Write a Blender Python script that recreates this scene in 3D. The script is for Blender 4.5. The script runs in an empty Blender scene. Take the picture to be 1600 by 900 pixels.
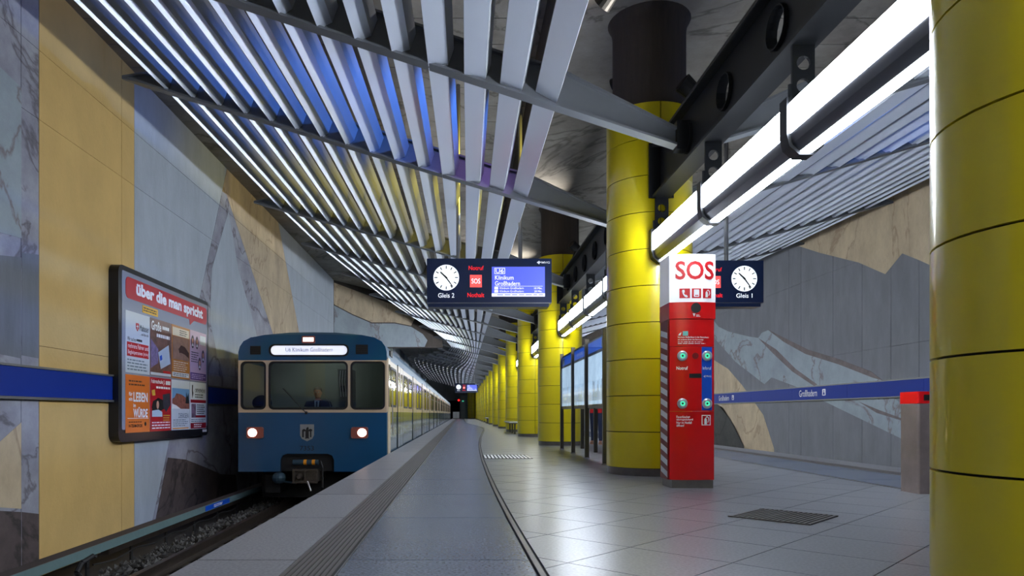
import bpy, math, random
from mathutils import Vector
from mathutils.geometry import tessellate_polygon

random.seed(7)
PI = math.pi
F_PX, CX, CY, EYE = 1100.0, 721.0, 646.0, 0.77     # focal length and vanishing point in photo pixels, eye height (m)

scene = bpy.context.scene
COL = scene.collection

# ---------------------------------------------------------------- camera, world, exposure
cam_data = bpy.data.cameras.new('camera')
cam_data.sensor_width = 36.0
cam_data.lens = F_PX * 36.0 / 1600.0
cam_data.shift_x = (800.0 - CX) / 1600.0
cam_data.shift_y = (CY - 450.0) / 1600.0
cam_data.clip_start = 0.05
cam_data.clip_end = 300
cam = bpy.data.objects.new('camera', cam_data)
COL.objects.link(cam)
cam.location = (0, 0, EYE)
cam.rotation_euler = (PI / 2, 0, 0)
scene.camera = cam

world = bpy.data.worlds.new('world')
world.use_nodes = True
world.node_tree.nodes['Background'].inputs[0].default_value = (0.35, 0.42, 0.6, 1)
world.node_tree.nodes['Background'].inputs[1].default_value = 0.05
scene.world = world

scene.view_settings.view_transform = 'Standard'
scene.view_settings.look = 'None'
scene.view_settings.gamma = 1.0
scene.view_settings.use_curve_mapping = False
scene.view_settings.exposure = 0.18

LAMP = 42.0          # radiance of the fluorescent diffusers
SPOT_BLUE, SPOT_YELLOW, SPOT_VIOLET, SPOT_WHITE = 720.0, 620.0, 130.0, 320.0

# ---------------------------------------------------------------- materials
MATS = {}


def srgb(r, g, b):
    def f(c):
        c /= 255.0
        return c / 12.92 if c <= 0.04045 else ((c + 0.055) / 1.055) ** 2.4
    return (f(r), f(g), f(b), 1.0)


def mat(name, col=(128, 128, 128), rough=0.5, metal=0.0, emit=0.0, coat=0.0, noise=0.0, nscale=6.0,
        stretch=(1, 1, 1), bump=0.0, bscale=40.0, rand=0.0, col2=None, coords='Object', spec=0.5):
    if name in MATS:
        return MATS[name]
    m = bpy.data.materials.new(name)
    m.use_nodes = True
    nt = m.node_tree
    b = nt.nodes['Principled BSDF']
    c = srgb(*col)
    b.inputs['Base Color'].default_value = c
    b.inputs['Roughness'].default_value = rough
    b.inputs['Metallic'].default_value = metal
    b.inputs['Specular IOR Level'].default_value = spec
    if coat:
        b.inputs['Coat Weight'].default_value = coat
        b.inputs['Coat Roughness'].default_value = 0.08
    if emit:
        b.inputs['Emission Color'].default_value = c
        b.inputs['Emission Strength'].default_value = emit
    m.diffuse_color = c
    if noise or rand:
        tc = nt.nodes.new('ShaderNodeTexCoord')
        mp = nt.nodes.new('ShaderNodeMapping')
        mp.inputs['Scale'].default_value = stretch
        nt.links.new(tc.outputs[coords], mp.inputs[0])
        nz = nt.nodes.new('ShaderNodeTexNoise')
        nz.inputs['Scale'].default_value = nscale
        nz.inputs['Detail'].default_value = 8
        nz.inputs['Roughness'].default_value = 0.65
        nt.links.new(mp.outputs[0], nz.inputs['Vector'])
        rmp = nt.nodes.new('ShaderNodeValToRGB')
        rmp.color_ramp.elements[0].position = 0.3
        rmp.color_ramp.elements[1].position = 0.7
        lo = tuple(v * (1 - noise) for v in c[:3]) + (1,)
        hi = tuple(min(1, v * (1 + noise)) for v in c[:3]) + (1,)
        if col2:
            hi = srgb(*col2)
        rmp.color_ramp.elements[0].color = lo
        rmp.color_ramp.elements[1].color = hi
        nt.links.new(nz.outputs[0], rmp.inputs[0])
        out = rmp.outputs[0]
        if rand:
            oi = nt.nodes.new('ShaderNodeObjectInfo')
            mr = nt.nodes.new('ShaderNodeMapRange')
            mr.inputs['To Min'].default_value = 1 - rand
            mr.inputs['To Max'].default_value = 1 + rand
            nt.links.new(oi.outputs['Random'], mr.inputs[0])
            hs = nt.nodes.new('ShaderNodeHueSaturation')
            nt.links.new(mr.outputs[0], hs.inputs['Value'])
            nt.links.new(out, hs.inputs['Color'])
            out = hs.outputs[0]
        nt.links.new(out, b.inputs['Base Color'])
    if bump:
        tc2 = nt.nodes.new('ShaderNodeTexCoord')
        n2 = nt.nodes.new('ShaderNodeTexNoise')
        n2.inputs['Scale'].default_value = bscale
        n2.inputs['Detail'].default_value = 6
        nt.links.new(tc2.outputs['Object'], n2.inputs['Vector'])
        bp = nt.nodes.new('ShaderNodeBump')
        bp.inputs['Strength'].default_value = bump
        bp.inputs['Distance'].default_value = 0.02
        nt.links.new(n2.outputs[0], bp.inputs['Height'])
        nt.links.new(bp.outputs[0], b.inputs['Normal'])
    MATS[name] = m
    return m


def rock(name, base, dark, vein, scale=0.55, vein_w=0.035, rough=0.75, streak=(1, 1, 1), rot=0.5):
    """painted rock: two tones of cloudy noise with thin irregular veins"""
    if name in MATS:
        return MATS[name]
    m = bpy.data.materials.new(name)
    m.use_nodes = True
    nt = m.node_tree
    L = nt.links.new
    b = nt.nodes['Principled BSDF']
    b.inputs['Roughness'].default_value = rough
    tc = nt.nodes.new('ShaderNodeTexCoord')
    mp = nt.nodes.new('ShaderNodeMapping')
    mp.inputs['Scale'].default_value = streak
    mp.inputs['Rotation'].default_value = (rot, 0.2, 0.1)
    L(tc.outputs['Object'], mp.inputs[0])
    n1 = nt.nodes.new('ShaderNodeTexNoise')
    n1.inputs['Scale'].default_value = 1.1
    n1.inputs['Detail'].default_value = 10
    n1.inputs['Roughness'].default_value = 0.7
    L(mp.outputs[0], n1.inputs['Vector'])
    r1 = nt.nodes.new('ShaderNodeValToRGB')
    r1.color_ramp.elements[0].position = 0.32
    r1.color_ramp.elements[1].position = 0.66
    r1.color_ramp.elements[0].color = srgb(*dark)
    r1.color_ramp.elements[1].color = srgb(*base)
    L(n1.outputs[0], r1.inputs[0])
    n2 = nt.nodes.new('ShaderNodeTexNoise')
    n2.inputs['Scale'].default_value = scale
    n2.inputs['Detail'].default_value = 7
    n2.inputs['Roughness'].default_value = 0.55
    n2.inputs['Distortion'].default_value = 0.6
    L(mp.outputs[0], n2.inputs['Vector'])
    s = nt.nodes.new('ShaderNodeMath'); s.operation = 'SUBTRACT'; s.inputs[1].default_value = 0.5
    L(n2.outputs[0], s.inputs[0])
    a = nt.nodes.new('ShaderNodeMath'); a.operation = 'ABSOLUTE'
    L(s.outputs[0], a.inputs[0])
    r2 = nt.nodes.new('ShaderNodeValToRGB')
    r2.color_ramp.elements[0].position = 0.0
    r2.color_ramp.elements[1].position = vein_w
    r2.color_ramp.elements[0].color = (1, 1, 1, 1)
    r2.color_ramp.elements[1].color = (0, 0, 0, 1)
    L(a.outputs[0], r2.inputs[0])
    mx = nt.nodes.new('ShaderNodeMixRGB')
    mx.inputs[2].default_value = srgb(*vein)
    sc = nt.nodes.new('ShaderNodeMath'); sc.operation = 'MULTIPLY'; sc.inputs[1].default_value = 0.75
    L(r2.outputs[0], sc.inputs[0])
    L(sc.outputs[0], mx.inputs[0])
    L(r1.outputs[0], mx.inputs[1])
    L(mx.outputs[0], b.inputs['Base Color'])
    bp = nt.nodes.new('ShaderNodeBump')
    bp.inputs['Strength'].default_value = 0.25
    bp.inputs['Distance'].default_value = 0.03
    L(n1.outputs[0], bp.inputs['Height'])
    L(bp.outputs[0], b.inputs['Normal'])
    m.diffuse_color = srgb(*base)
    MATS[name] = m
    return m


def glass_mat(name, tint=(228, 233, 231), rough=0.02, refl=1.0):
    if name in MATS:
        return MATS[name]
    m = bpy.data.materials.new(name)
    m.use_nodes = True
    nt = m.node_tree
    nt.nodes.clear()
    out = nt.nodes.new('ShaderNodeOutputMaterial')
    tr = nt.nodes.new('ShaderNodeBsdfTransparent')
    tr.inputs[0].default_value = srgb(*tint)
    gl = nt.nodes.new('ShaderNodeBsdfGlossy')
    gl.inputs['Roughness'].default_value = rough
    fr = nt.nodes.new('ShaderNodeFresnel')
    fr.inputs[0].default_value = 1.5
    mx = nt.nodes.new('ShaderNodeMixShader')
    nt.links.new(fr.outputs[0], mx.inputs[0])
    nt.links.new(tr.outputs[0], mx.inputs[1])
    nt.links.new(gl.outputs[0], mx.inputs[2])
    nt.links.new(mx.outputs[0], out.inputs[0])
    MATS[name] = m
    return m


def granite(name, base, rough, rand=0.05):
    if name in MATS:
        return MATS[name]
    m = mat(name, base, rough=rough, spec=0.5)
    nt = m.node_tree
    L = nt.links.new
    b = nt.nodes['Principled BSDF']
    tc = nt.nodes.new('ShaderNodeTexCoord')
    n1 = nt.nodes.new('ShaderNodeTexNoise'); n1.inputs['Scale'].default_value = 60; n1.inputs['Detail'].default_value = 3
    n2 = nt.nodes.new('ShaderNodeTexNoise'); n2.inputs['Scale'].default_value = 1.3; n2.inputs['Detail'].default_value = 5
    L(tc.outputs['Object'], n1.inputs['Vector']); L(tc.outputs['Object'], n2.inputs['Vector'])
    r = nt.nodes.new('ShaderNodeValToRGB')
    c = srgb(*base)
    r.color_ramp.elements[0].position = 0.34
    r.color_ramp.elements[1].position = 0.66
    r.color_ramp.elements[0].color = tuple(v * 0.76 for v in c[:3]) + (1,)
    r.color_ramp.elements[1].color = tuple(min(1, v * 1.24) for v in c[:3]) + (1,)
    L(n1.outputs[0], r.inputs[0])
    oi = nt.nodes.new('ShaderNodeObjectInfo')
    mr = nt.nodes.new('ShaderNodeMapRange')
    mr.inputs['To Min'].default_value = 1 - rand; mr.inputs['To Max'].default_value = 1 + rand
    L(oi.outputs['Random'], mr.inputs[0])
    mr2 = nt.nodes.new('ShaderNodeMapRange')
    mr2.inputs['To Min'].default_value = 0.94; mr2.inputs['To Max'].default_value = 1.06
    L(n2.outputs[0], mr2.inputs[0])
    mu = nt.nodes.new('ShaderNodeMath'); mu.operation = 'MULTIPLY'
    L(mr.outputs[0], mu.inputs[0]); L(mr2.outputs[0], mu.inputs[1])
    hs = nt.nodes.new('ShaderNodeHueSaturation')
    L(mu.outputs[0], hs.inputs['Value']); L(r.outputs[0], hs.inputs['Color'])
    L(hs.outputs[0], b.inputs['Base Color'])
    mr3 = nt.nodes.new('ShaderNodeMapRange')
    mr3.inputs['To Min'].default_value = rough - 0.02; mr3.inputs['To Max'].default_value = rough + 0.03
    L(n2.outputs[0], mr3.inputs[0]); L(mr3.outputs[0], b.inputs['Roughness'])
    return m


M_GRANITE = granite('granite_polished', (120, 123, 128), 0.28)
M_GRANITE_L = granite('granite_polished_dark', (96, 103, 116), 0.24)
M_GRANITE_EDGE = granite('granite_edge', (126, 126, 130), 0.4)
M_GROUT = mat('grout', (52, 52, 55), 0.9)
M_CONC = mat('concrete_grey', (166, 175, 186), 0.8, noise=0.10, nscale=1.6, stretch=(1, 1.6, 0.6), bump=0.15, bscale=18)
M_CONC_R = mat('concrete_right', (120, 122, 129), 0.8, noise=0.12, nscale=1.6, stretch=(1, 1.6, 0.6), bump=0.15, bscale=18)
M_CONC_D = mat('concrete_dark', (112, 116, 124), 0.85, noise=0.16, nscale=2.0, stretch=(1, 2.2, 0.5), bump=0.15, bscale=14)
M_GOLD = mat('ochre_concrete', (206, 172, 106), 0.8, noise=0.09, nscale=1.3, stretch=(1, 1.2, 0.8), bump=0.15, bscale=22)
M_ROCK = rock('rock_grey', (166, 168, 180), (124, 124, 138), (84, 76, 82), vein_w=0.022)
M_ROCK_BEIGE = rock('rock_beige', (204, 186, 156), (166, 148, 124), (152, 128, 104), scale=0.4, vein_w=0.014, streak=(1, 1.2, 0.7))
M_ROCK_BROWN = rock('rock_brown', (98, 84, 82), (58, 52, 54), (36, 32, 34), scale=0.7)
M_ROCK_LIGHT = rock('rock_light', (160, 172, 180), (138, 148, 158), (112, 96, 92), scale=0.35, vein_w=0.014)
M_ROCK_DARK = rock('rock_dark', (72, 72, 68), (48, 48, 48), (28, 28, 28))
M_CEIL = rock('ceiling_marble', (150, 146, 138), (116, 110, 104), (80, 74, 68), scale=0.35, vein_w=0.012)
M_CEIL_DARK = mat('ceiling_brown', (74, 66, 60), 0.9, noise=0.2, nscale=1.5)
M_BLACK = mat('black_void', (8, 8, 9), 0.9)
M_YELLOW = mat('yellow_enamel', (214, 196, 6), 0.3, coat=0.35, noise=0.04, nscale=3)
M_JOINT = mat('joint_dark', (26, 25, 18), 0.8)
M_STEEL_D = mat('steel_plinth', (112, 108, 104), 0.35, metal=0.5, noise=0.15, nscale=8)
M_COLCONC = mat('column_concrete', (74, 66, 60), 0.85, noise=0.15, nscale=5, stretch=(3, 3, 0.3), bump=0.2, bscale=20)
M_GUN = mat('gunmetal_paint', (44, 47, 52), 0.5, metal=0.3)
M_LOUVER = mat('louver_aluminium', (170, 175, 184), 0.5, metal=0.15, noise=0.03, nscale=3)
M_REFL = mat('louver_reflector_white', (206, 214, 230), 0.3, metal=0.4)
M_RIB = mat('rib_grey_paint', (112, 116, 122), 0.45, metal=0.35, noise=0.05, nscale=4)
M_LAMPBODY = mat('lamp_housing', (92, 94, 102), 0.3, metal=0.8)
M_LAMPDARK = mat('lamp_strap', (44, 46, 50), 0.45, metal=0.5)
M_TUBE = mat('lamp_diffuser', (236, 244, 255), 0.4, emit=LAMP)
M_STEEL = mat('brushed_steel', (150, 150, 152), 0.3, metal=0.9)
M_BLUEBAND = mat('band_blue', (8, 46, 140), 0.5, spec=0.12)
M_TRIM = mat('band_trim', (105, 105, 104), 0.4, metal=0.6)
M_NAVY = mat('display_navy', (7, 26, 62), 0.3, coat=0.4)
M_WHITE_E = mat('glow_white', (240, 246, 252), 0.6, emit=0.7)
M_RED_E = mat('glow_red', (245, 30, 36), 0.4, emit=0.75)
M_SALMON_E = mat('glow_sos_red', (248, 82, 78), 0.4, emit=0.8)
M_SCREEN_E = mat('glow_screen_blue', (84, 98, 224), 0.4, emit=0.45)
M_SCREEN_W = mat('glow_screen_white', (236, 238, 255), 0.4, emit=0.7)
M_INK = mat('black_ink', (14, 14, 16), 0.5)
M_WHITE = mat('white_print', (236, 238, 240), 0.5)
M_RED = mat('signal_red', (206, 4, 8), 0.28, coat=0.4)
M_REDPRINT = mat('red_print', (200, 18, 26), 0.45)
M_DKRED = mat('dark_red', (120, 6, 10), 0.4)
M_PBLUE = mat('panel_blue', (12, 78, 190), 0.35)
M_CHROME = mat('button_chrome', (186, 194, 200), 0.3, metal=0.45)
M_GREEN_E = mat('glow_green', (70, 225, 170), 0.4, emit=0.9)
M_TRAINBLUE = mat('train_blue', (8, 72, 112), 0.28, coat=0.5, noise=0.05, nscale=2)
M_TRAINSIDE = mat('train_side_blue', (70, 104, 124), 0.16, coat=0.9)
M_TRAINROOF = mat('train_roof', (62, 92, 116), 0.45, noise=0.08)
M_CREAM = mat('train_cream', (196, 174, 146), 0.28, coat=0.5)
M_RUBBER = mat('rubber_black', (12, 12, 13), 0.6)
M_DARKGLASS = mat('side_window_glass', (70, 62, 54), 0.06, coat=1.0)
M_GLASS = glass_mat('windscreen_glass')
M_HEAD = mat('headlamp_glow', (255, 214, 196), 0.3, emit=9.0)
M_HEADRIM = mat('headlamp_bezel', (176, 104, 92), 0.3, metal=0.6)
M_SIGNGLOW = mat('train_sign_glow', (228, 232, 246), 0.4, emit=0.75)
M_BOGIE = mat('underframe_dark', (26, 25, 26), 0.7, noise=0.2)
M_COUPLER = mat('coupler_metal', (92, 84, 76), 0.5, metal=0.6, noise=0.25, nscale=12)
M_COUPBLUE = mat('coupler_blue', (58, 82, 98), 0.5, metal=0.4)
M_ORANGE = mat('orange_mark', (232, 150, 30), 0.5)
M_CAB = mat('cab_wall', (118, 122, 112), 0.7)
M_RAILTOP = mat('rail_steel', (88, 78, 70), 0.35, metal=0.8, noise=0.2)
M_SLEEPER = mat('sleeper', (50, 44, 40), 0.9, noise=0.2)
M_BALLAST = mat('ballast_stone', (88, 86, 84), 0.9, noise=0.35, nscale=7)
M_TRACKBED = mat('trackbed_dirt', (48, 44, 42), 0.95, noise=0.25)
M_COVER = mat('cover_board_green_grey', (98, 122, 124), 0.5, noise=0.06)
M_COVERTOP = mat('cover_board_brown', (66, 56, 54), 0.8)
M_PLASTICBLACK = mat('black_plastic', (14, 14, 15), 0.55)
M_POSTFRAME = mat('billboard_frame', (40, 42, 48), 0.35, metal=0.5)
M_POSTSHEET = mat('billboard_sheet', (160, 166, 186), 0.22, metal=0.2, coat=0.5)
M_SKIN = mat('skin', (205, 150, 125), 0.5)
M_HAIR = mat('hair_grey', (92, 84, 78), 0.7)
M_SUIT = mat('suit_dark', (22, 24, 32), 0.8)
M_SHIRT = mat('shirt_light_blue', (150, 170, 190), 0.7)
M_TIE = mat('tie_navy', (26, 36, 66), 0.6)
M_RUBBERSTRIP = mat('tactile_metal', (40, 38, 38), 0.6)


# ---------------------------------------------------------------- mesh helpers
def V(*a):
    return Vector(a)


class Frame:
    """plane with axes u, v and outward normal n = u x v"""
    def __init__(self, o, u=(1, 0, 0), v=(0, 0, 1)):
        self.o, self.u, self.v = Vector(o), Vector(u), Vector(v)
        self.n = self.u.cross(self.v)

    def p(self, a, b, c=0.0):
        return self.o + self.u * a + self.v * b + self.n * c


FRONT_U, WALL_L_U, WALL_R_U = (1, 0, 0), (0, 1, 0), (0, -1, 0)


def rrect(x0, y0, x1, y1, r=0.0, n=4):
    if r <= 0:
        return [(x0, y0), (x1, y0), (x1, y1), (x0, y1)]
    pts = []
    for cx, cy, a0 in ((x1 - r, y0 + r, -PI / 2), (x1 - r, y1 - r, 0), (x0 + r, y1 - r, PI / 2), (x0 + r, y0 + r, PI)):
        for i in range(n + 1):
            a = a0 + PI / 2 * i / n
            pts.append((cx + r * math.cos(a), cy + r * math.sin(a)))
    return pts


def circ(cx, cy, r, n=20, ry=None):
    ry = ry or r
    return [(cx + r * math.cos(2 * PI * i / n), cy + ry * math.sin(2 * PI * i / n)) for i in range(n)]


class MB:
    def __init__(self):
        self.v, self.f = [], []

    def add(self, vs, fs):
        k = len(self.v)
        self.v += [tuple(p) for p in vs]
        self.f += [tuple(i + k for i in f) for f in fs]
        return self

    def box(self, x0, x1, y0, y1, z0, z1):
        vs = [(x, y, z) for z in (z0, z1) for y in (y0, y1) for x in (x0, x1)]
        return self.add(vs, [(0, 2, 3, 1), (4, 5, 7, 6), (0, 1, 5, 4), (2, 6, 7, 3), (0, 4, 6, 2), (1, 3, 7, 5)])

    def plate(self, fr, outer, holes=(), c0=0.0, c1=0.01, back=True):
        loops = [list(outer)] + [list(h) for h in holes]
        flat = [p for l in loops for p in l]
        n = len(flat)
        tris = tessellate_polygon([[Vector((p[0], p[1], 0)) for p in l] for l in loops])
        vs = [fr.p(p[0], p[1], c1) for p in flat] + [fr.p(p[0], p[1], c0) for p in flat]
        fs = []
        for t in tris:
            a, b, c = [flat[i] for i in t]
            cr = (b[0] - a[0]) * (c[1] - a[1]) - (b[1] - a[1]) * (c[0] - a[0])
            if abs(cr) < 1e-12:
                continue
            t = tuple(t) if cr > 0 else tuple(reversed(t))
            fs.append(t)
            if back:
                fs.append(tuple(i + n for i in reversed(t)))
        k = 0
        for li, l in enumerate(loops):
            m = len(l)
            area = sum(l[i][0] * l[(i + 1) % m][1] - l[(i + 1) % m][0] * l[i][1] for i in range(m))
            ccw = area > 0
            for i in range(m):
                a, b = k + i, k + (i + 1) % m
                q = (a, a + n, b + n, b)
                if (li == 0) != ccw:
                    q = tuple(reversed(q))
                fs.append(q)
            k += m
        return self.add(vs, fs)

    def tube(self, p0, p1, r0, r1=None, n=10):
        p0, p1 = Vector(p0), Vector(p1)
        r1 = r0 if r1 is None else r1
        d = (p1 - p0).normalized()
        a = d.orthogonal().normalized()
        b = d.cross(a)
        vs = []
        for p, r in ((p0, r0), (p1, r1)):
            for i in range(n):
                t = 2 * PI * i / n
                vs.append(p + a * (r * math.cos(t)) + b * (r * math.sin(t)))
        fs = [(i, (i + 1) % n, n + (i + 1) % n, n + i) for i in range(n)]
        fs += [tuple(reversed(range(n))), tuple(range(n, 2 * n))]
        return self.add(vs, fs)

    def path(self, pts, r, n=6):
        for a, b in zip(pts, pts[1:]):
            self.tube(a, b, r, n=n)
        return self

    def lathe(self, prof, c=(0, 0, 0), n=32, a0=0.0, a1=2 * PI, closed_prof=False):
        full = abs(a1 - a0 - 2 * PI) < 1e-6
        m = n if full else n + 1
        k = len(prof)
        vs = []
        for i in range(m):
            a = a0 + (a1 - a0) * i / n
            for r, z in prof:
                vs.append((c[0] + r * math.cos(a), c[1] + r * math.sin(a), c[2] + z))
        fs = []
        for i in range(n):
            j = (i + 1) % m
            for q in range(k if closed_prof else k - 1):
                w = (q + 1) % k
                fs.append((i * k + q, j * k + q, j * k + w, i * k + w))
        if closed_prof and not full:
            fs.append(tuple(range(k)))
            fs.append(tuple(reversed(range((m - 1) * k, m * k))))
        return self.add(vs, fs)

    def loft(self, rings, closed=True, caps=True):
        n = len(rings[0])
        vs = [p for r in rings for p in r]
        fs = []
        for i in range(len(rings) - 1):
            for j in range(n if closed else n - 1):
                w = (j + 1) % n
                fs.append((i * n + j, i * n + w, (i + 1) * n + w, (i + 1) * n + j))
        if caps and closed:
            fs.append(tuple(reversed(range(n))))
            fs.append(tuple(range((len(rings) - 1) * n, len(rings) * n)))
        return self.add(vs, fs)

    def ball(self, c, rx, ry=None, rz=None, n=12, m=8):
        ry = ry or rx
        rz = rz or rx
        rings = []
        for i in range(m + 1):
            t = PI * i / m
            s = max(math.sin(t), 0.02)
            rings.append([(c[0] + rx * s * math.cos(2 * PI * j / n), c[1] + ry * s * math.sin(2 * PI * j / n), c[2] - rz * math.cos(t)) for j in range(n)])
        return self.loft(rings)

    def mesh(self, name, smooth=False):
        me = bpy.data.meshes.new(name)
        me.from_pydata(self.v, [], self.f)
        if smooth:
            me.polygons.foreach_set('use_smooth', [True] * len(me.polygons))
            try:
                me.set_sharp_from_angle(angle=math.radians(38))
            except Exception:
                pass
        me.update()
        return me

    def build(self, name, material, parent=None, smooth=False, local=False):
        return obj(name, self.mesh(name, smooth), material, parent, local)


def obj(name, me, material, parent=None, local=False):
    if material is not None and len(me.materials) == 0:
        me.materials.append(material)
    o = bpy.data.objects.new(name, me)
    COL.objects.link(o)
    if parent is not None:
        o.parent = parent
        if parent.type == 'EMPTY' and not local:
            o.location = -Vector(parent.location)
    return o


def tag(o, label=None, cat=None, group=None, kind=None):
    for k, v in (('label', label), ('category', cat), ('group', group), ('kind', kind)):
        if v:
            o[k] = v
    return o


def thing(name, label, cat, loc=(0, 0, 0), group=None):
    o = bpy.data.objects.new(name, None)
    o.empty_display_size = 0.1
    COL.objects.link(o)
    o.location = loc
    return tag(o, label, cat, group)


def copy_tree(o, parent=None):
    c = o.copy()
    COL.objects.link(c)
    c.parent = parent
    for ch in list(o.children):
        copy_tree(ch, c)
    return c


def text(s, fr, a0, b0, a1, b1, material, parent, name='lettering', c=0.002, bold=0.0):
    """flat lettering fitted into the rectangle a0..a1, b0..b1 of a frame"""
    cu = bpy.data.curves.new('lettering', 'FONT')
    cu.body = s
    cu.resolution_u = 3
    cu.offset = bold
    t = bpy.data.objects.new('lettering_curve', cu)
    COL.objects.link(t)
    me = bpy.data.meshes.new_from_object(t)
    bpy.data.objects.remove(t)
    bpy.data.curves.remove(cu)
    xs = [v.co.x for v in me.vertices]
    ys = [v.co.y for v in me.vertices]
    if not xs:
        return None
    x0, x1, y0, y1 = min(xs), max(xs), min(ys), max(ys)
    for v in me.vertices:
        v.co = fr.p(a0 + (v.co.x - x0) / max(x1 - x0, 1e-6) * (a1 - a0), b0 + (v.co.y - y0) / max(y1 - y0, 1e-6) * (b1 - b0), c)
    me.name = name
    return obj(name, me, material, parent)


def lines(fr, a0, b0, a1, b1, n, material, parent, c=0.002, fill=0.42, rag=0.25, name='print_lines'):
    """rows of small illegible print as word-long dashes"""
    mb = MB()
    h = (b1 - b0) / n
    for i in range(n):
        y = b1 - (i + 0.5) * h
        x = a0
        end = a1 - random.random() * rag * (a1 - a0)
        while x < end:
            w = min(random.uniform(0.06, 0.2) * (a1 - a0), end - x)
            mb.plate(fr, rrect(x, y - h * fill / 2, x + w, y + h * fill / 2), c0=c - 0.0005, c1=c, back=False)
            x += w + 0.03 * (a1 - a0)
    return mb.build(name, material, parent)


def px(x, y, depth):
    return V((x - CX) * depth / F_PX, depth, EYE + (CY - y) * depth / F_PX)


# ================================================================ SETTING
XC = 2.42                      # centre line of the island platform = column row
XWL, XWR = -5.3, 2 * XC + 5.3  # side walls
Y0, Y1 = -14.0, 106.0          # ends of the hall
EDGE_L, EDGE_R = -1.39, 2 * XC + 1.39
ZC, ZCM = 6.3, 5.8             # side and middle ceiling
COLUMNS = [-10.13, -3.73, 2.67, 9.09, 17.3, 23.65] + [29.95 + 6.4 * i for i in range(11)]


def mirx(x):
    return 2 * XC - x


# floor: platform slab with granite slabs as pieces
mb = MB().box(EDGE_L + 0.02, EDGE_R - 0.02, Y0, Y1, -0.35, -0.008)
mb.box(EDGE_L + 0.35, EDGE_R - 0.35, Y0, Y1, -1.3, -0.35)
floor = mb.build('floor', M_GROUT)
tag(floor, 'polished grey granite platform floor', kind='structure')

CURVE = [(-14, 0.45), (0, 0.42), (3.4, 0.39), (4.2, 0.37), (5.5, 0.352), (7.2, 0.338), (9, 0.34), (12.1, 0.355), (16.6, 0.427), (22.3, 0.60), (31.4, 1.0), (38, 1.2),
         (45, 1.0), (52, 0.6), (60, 0.4), (106, 0.38)]


def curve_x(y):
    for (a, xa), (b, xb) in zip(CURVE, CURVE[1:]):
        if a <= y <= b:
            return xa + (xb - xa) * (y - a) / (b - a)
    return 0.4


def clip(poly, fn):
    out = []
    for i, p in enumerate(poly):
        q = poly[(i + 1) % len(poly)]
        dp, dq = fn(p), fn(q)
        if dp >= 0:
            out.append(p)
        if (dp >= 0) != (dq >= 0):
            t = dp / (dp - dq)
            out.append((p[0] + (q[0] - p[0]) * t, p[1] + (q[1] - p[1]) * t))
    return out


GROUND = Frame((0, 0, 0), (1, 0, 0), (0, 1, 0))
slabs = []      # (depth, polygon, material)
T, G = 0.60, 0.0035
cells = range(-40, 200)
r2 = math.sqrt(0.5)
for i in range(-18, 185):
    for j in range(-20, 185):
        # diagonal slabs: axes (1,1) and (1,-1)
        ca, cb = (i + 0.42) * T, (j + 0.13) * T
        cx_, cy_ = (ca - cb) * r2, (ca + cb) * r2
        if not (0 < cx_ < 4.9 and -3 < cy_ < 105):
            continue
        hs = T / 2 - G
        sq = [(ca - hs, cb - hs), (ca + hs, cb - hs), (ca + hs, cb + hs), (ca - hs, cb + hs)]
        poly = [((a - b) * r2, (a + b) * r2) for a, b in sq]
        cl = curve_x(cy_) + 0.03
        poly = clip(poly, lambda p: p[0] - (curve_x(p[1]) + 0.03))
        if len(poly) >= 3:
            poly = clip(poly, lambda p: (mirx(curve_x(p[1])) - 0.03) - p[0])
        if len(poly) >= 3:
            slabs.append((cy_, poly, M_GRANITE))
GY = 0.008
y = -3.8
while y < 105:
    ya, ye = y + GY, y + 1.5 - GY
    for mir in (False, True):
        strip_ = [(-0.595 + G, ya), (curve_x(ya) - 0.03, ya), (curve_x(ye) - 0.03, ye), (-0.595 + G, ye)]
        edge_ = [(EDGE_L, ya), (-0.87, ya), (-0.87, ye), (EDGE_L, ye)]
        for poly, m in ((strip_, M_GRANITE_L), (edge_, M_GRANITE_EDGE)):
            if mir:
                poly = [(mirx(p[0]), p[1]) for p in reversed(poly)]
            slabs.append((y + 0.75 + (2.0 if mir else 0), poly, m))
    y += 1.5
slabs.sort(key=lambda s: (s[0] < 1.2, s[0]))
rest = {}
for k, (d, poly, m) in enumerate(slabs):
    if k < 290:
        MB().plate(GROUND, poly, c0=-0.03, c1=0.0, back=False).build('floor_slab', m, floor)
    else:
        rest.setdefault(m.name, MB()).plate(GROUND, poly, c0=-0.02, c1=0.0, back=False)
for mn, b in rest.items():
    tag(b.build('floor_slabs', MATS[mn], floor), 'far granite floor slabs', kind='stuff')
# near-camera part of the floor behind the lens
MB().box(EDGE_L, EDGE_R, Y0, -3.82, -0.03, 0.0).build('floor_slab', M_GRANITE, floor)

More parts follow.
